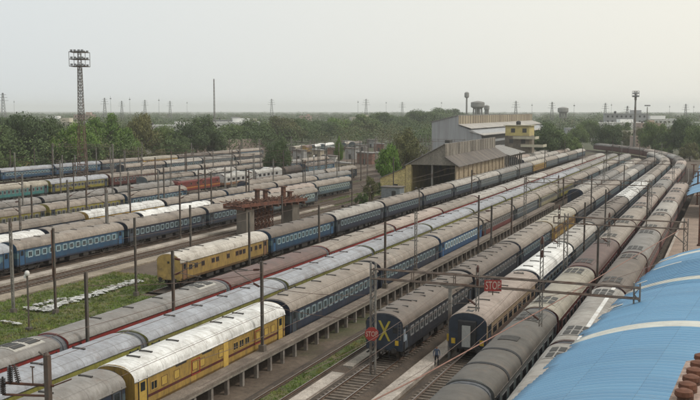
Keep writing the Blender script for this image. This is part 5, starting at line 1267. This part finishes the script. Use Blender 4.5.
# far-off wood and scrub: one mass nobody could count
def forest():
    rd = random.Random(21); out = {0: MB(), 1: MB(), 2: MB()}; n = 0
    while n < 2900:
        D = 300 + 3300 * rd.random() ** 1.5; x = rd.uniform(-70, 770); u, v = pos_at(x, D)
        if u > -205 and v < 440: continue
        if -150 < u < 30 and v < 620 and rd.random() < .93: continue
        if u > -30 and v < 480: continue
        if 118 < x < 245 and D < 720 and rd.random() < .80: continue
        if rd.random() < .35 and math.sin(u * .021 + 1) * math.sin(v * .017) > .15: continue
        if -60 < u < 60 and v < 520: continue
        n += 1; h = rd.uniform(5, 15) * (1.0 + .25 * (rd.random() < .12)); r = h * rd.uniform(.38, .75) * (1 + D / 3500); g = out[rd.choice((0, 0, 1, 1, 2))]
        q = int((300 if D < 900 else 70) * min(2.2, max(.5, (r / 6) ** 1.6))); s0 = .36 if D < 900 else .85
        for _ in range(q):
            d = Vector((rd.gauss(0, 1), rd.gauss(0, 1), rd.gauss(0, 1))).normalized(); f = rd.random() ** .35
            p = Vector((u + d.x * r * f, v + d.y * r * f, GZ + h * .55 + d.z * h * .45 * f))
            n_ = (d + Vector((rd.gauss(0, .5), rd.gauss(0, .5), rd.gauss(.4, .5)))).normalized(); a = n_.orthogonal().normalized(); b = n_.cross(a); s = s0 * rd.uniform(.6, 1.4)
            g.face([p - a * s, p - b * s * .7, p + a * s, p + b * s * .7])
    for k, lm in ((0, 'dark'), (1, 'mid'), (2, 'olive')):
        tag(ob('distant_wood', out[k].mesh('wood', LM[lm])), ['dark', 'mid green', 'olive brown'][k] + ' trees of the distant wood towards the skyline', 'wood', kind='stuff')
forest()
# ------------------------------------------------------------------ distant town
WALLS = [mat('town_wall_' + n, c, .9, .25, .05) for n, c in (('white', (.62, .62, .60)), ('cream', (.50, .46, .38)), ('grey', (.35, .35, .35)), ('pink', (.42, .32, .27)))]
def house_mesh(w_, d_, h_, m, seed):
    rd = random.Random(seed); g = MB(); g.box((0, 0, 0), (w_, d_, h_), 0); g.box((-.3, -.3, h_), (w_ + .3, d_ + .3, h_ + .35), 0)
    g.box((w_ * .6, d_ * .4, h_ + .351), (w_ * .85, d_ * .8, h_ + 2.4), 0); g.lathe((w_ * .25, d_ * .5, h_ + .35), [(.7, 0), (.75, 1.2), (.2, 1.5)], 10, 1)
    z = 1.6
    while z < h_ - 1:
        x = 1.2
        while x < w_ - 1.5: g.box((x, -.05, z), (x + 1.1, -.005, z + 1.2), 1); x += 2.7
        y = 1.2
        while y < d_ - 1.5: g.box((w_ + .005, y, z), (w_ + .05, y + 1.1, z + 1.2), 1); y += 2.7
        z += 3.1
    return g.mesh('far_house', [m, GRILLE])
HM = [house_mesh(w_, d_, h_, WALLS[i % 4], i) for i, (w_, d_, h_) in enumerate(((14, 10, 7), (22, 10, 10), (30, 12, 7.5), (16, 12, 13), (40, 14, 10), (12, 9, 10), (26, 12, 13)))]
TOWN = [(36, 620, 1, 1.25), (48, 640, 2, 1.3), (58, 660, 0, 1.1), (128, 560, 2, 1.0), (137, 600, 4, 1.05), (152, 700, 2, .9), (172, 560, 4, .8), (184, 520, 0, .9), (193, 640, 4, 1.2), (206, 600, 2, 1.0), (214, 560, 1, .9), (226, 500, 1, .8), (212, 700, 6, 1.0), (18, 900, 4, 1.2), (75, 1000, 3, 1.2), (246, 900, 5, 1), (300, 1200, 3, 1), (352, 1100, 1, 1.2), (398, 900, 0, 1.2), (566, 700, 2, .9), (580, 620, 4, .9), (592, 700, 4, 1.1), (604, 760, 6, 1.35), (620, 560, 1, .8), (616, 760, 4, 1.3), (640, 620, 3, .9), (652, 700, 4, .9), (632, 470, 3, .55), (692, 800, 4, 1.0)]
TOWN_BIG = {}
for i, (x, D, k, s) in enumerate(TOWN):
    u, v = pos_at(x, D); o = ob('town_building', HM[k], None, (u, v, GZ), YAW + R((i * 37) % 30 - 15)); o.scale = (s, s, s)
    tag(o, f"far {['white', 'cream', 'grey', 'pinkish', 'white', 'cream', 'grey'][k]} flat roofed building, {ORD[(i % 24) + 1]} in the {'left' if x < 260 else 'middle' if x < 500 else 'right'} of the skyline town", 'building', 'far town buildings')
# rough brick piers by the tree edge at far left
for i, x in enumerate((11, 24, 49, 69)):
    u, v = at(x, 168, 0); h = height_at(u, v, 149 if i < 2 else 146) - GZ
    g = MB(); g.box((-.5, -.5, 0), (.5, .5, h)); tag(ob('concrete_pillar', g.mesh('pl', CONC), None, (u, v, GZ)), f'pale concrete pillar before the dark trees, {ORD[i+1]} of four from the left', 'pillar', 'pillars before the dark trees')

# ------------------------------------------------------------------ person on the path
def person(u, v, label, rz):
    me = bpy.data.meshes.new('person'); V = []; E_ = []; RAD = []
    def vt(p, r, par=None):
        V.append(p); RAD.append(r)
        if par is not None: E_.append((par, len(V) - 1))
        return len(V) - 1
    pel = vt((0, 0, .95), (.15, .115)); wa = vt((0, 0, 1.08), (.135, .10), pel); ch = vt((0, .01, 1.28), (.165, .115), wa); up = vt((0, 0, 1.40), (.13, .085), ch)
    nk = vt((0, -.005, 1.49), (.055, .055), up); jw = vt((0, -.02, 1.565), (.068, .08), nk); hd = vt((0, -.01, 1.64), (.082, .098), jw); tp = vt((0, .005, 1.70), (.06, .075), hd)
    nose = vt((0, -.125, 1.595), (.012, .012), jw)
    for s in (-1, 1):
        h = vt((s * .09, 0, .88), (.095, .1), pel); k = vt((s * (.10 + .03 * (s > 0)), -.03 * s, .49), (.06, .065), h); cf = vt((s * .12, .02, .33), (.055, .06), k); an = vt((s * .13, .02 - .04 * s, .09), (.036, .042), cf); vt((s * .14, -.02 - .04 * s, .045), (.04, .035), an); vt((s * .15, -.15 - .04 * s, .035), (.038, .024), len(V) - 1)
        sh = vt((s * .19, 0, 1.385), (.06, .06), up); el = vt((s * .25, .03, 1.10), (.042, .042), sh); fo = vt((s * .255, -.02, .97), (.034, .034), el); wr = vt((s * .25, -.07, .87), (.024, .028), fo); pm = vt((s * .25, -.09, .80), (.022, .038), wr)
        for j, (dy, l) in enumerate(((-.03, .075), (-.01, .085), (.01, .08), (.03, .062))):
            a = vt((s * .25, -.09 + dy, .80 - l * .55), (.0085, .0085), pm); vt((s * (.25 - .012), -.10 + dy, .80 - l), (.0075, .0075), a)
        a = vt((s * .24, -.135, .80), (.010, .010), pm); vt((s * .235, -.145, .765), (.0085, .0085), a)
    me.from_pydata(V, E_, []); o = bpy.data.objects.new('person', me); col.objects.link(o)
    o.modifiers.new('skin', 'SKIN'); sk = me.skin_vertices[0].data if me.skin_vertices else None
    if sk is None:
        bpy.context.view_layer.objects.active = o; bpy.ops.mesh.customdata_skin_add(); sk = me.skin_vertices[0].data
    for i, r in enumerate(RAD): sk[i].radius = r if isinstance(r, tuple) else (r, r)
    sk[0].use_root = True
    sb = o.modifiers.new('sub', 'SUBSURF'); sb.levels = sb.render_levels = 2
    dg = bpy.context.evaluated_depsgraph_get(); dg.update(); nm = bpy.data.meshes.new_from_object(o.evaluated_get(dg)); bpy.data.objects.remove(o)
    nm.materials.clear()
    for m in (mat('skin_brown', (.20, .105, .065), .6, .1, 5), mat('shirt_blue', (.055, .075, .12), .85, .2, 6), mat('trousers_dark', (.018, .018, .024), .85, .2, 6), mat('hair_black', (.012, .010, .009), .6, .2, 8), mat('shoe_black', (.015, .014, .013), .5, .2, 8)): nm.materials.append(m)
    for p in nm.polygons:
        c = p.center; p.use_smooth = True
        if c.z < .085: k = 4
        elif c.z < .96 and abs(c.x) < .215: k = 2
        elif c.z < .875: k = 0
        elif c.z < 1.475: k = 1
        elif c.z > 1.655 or (c.z > 1.55 and c.y > .02): k = 3
        else: k = 0
        p.material_index = k
    o = ob('person', nm, None, (u, v, -.10), rz); tag(o, label, 'person')
    return o
u, v = at(436.5, 366.5, -.1)
person(u, v, 'person in a dark blue shirt standing on the path between two coach ends', R(20))

# ------------------------------------------------------------------ haze
g = MB(); g.box((-9100, -3100, GZ - 1), (9100, 9100, 75))
m = bpy.data.materials.new('haze'); m.use_nodes = True; t = m.node_tree; t.nodes.clear()
o_ = t.nodes.new('ShaderNodeOutputMaterial'); pv = t.nodes.new('ShaderNodeVolumePrincipled')
pv.inputs['Color'].default_value = (.965, .98, .985, 1); pv.inputs['Density'].default_value = HAZE_D; pv.inputs['Anisotropy'].default_value = .2
t.links.new(pv.outputs[0], o_.inputs['Volume'])
tag(ob('haze', g.mesh('haze', m)), 'thin grey haze over the whole yard', 'haze', kind='stuff')
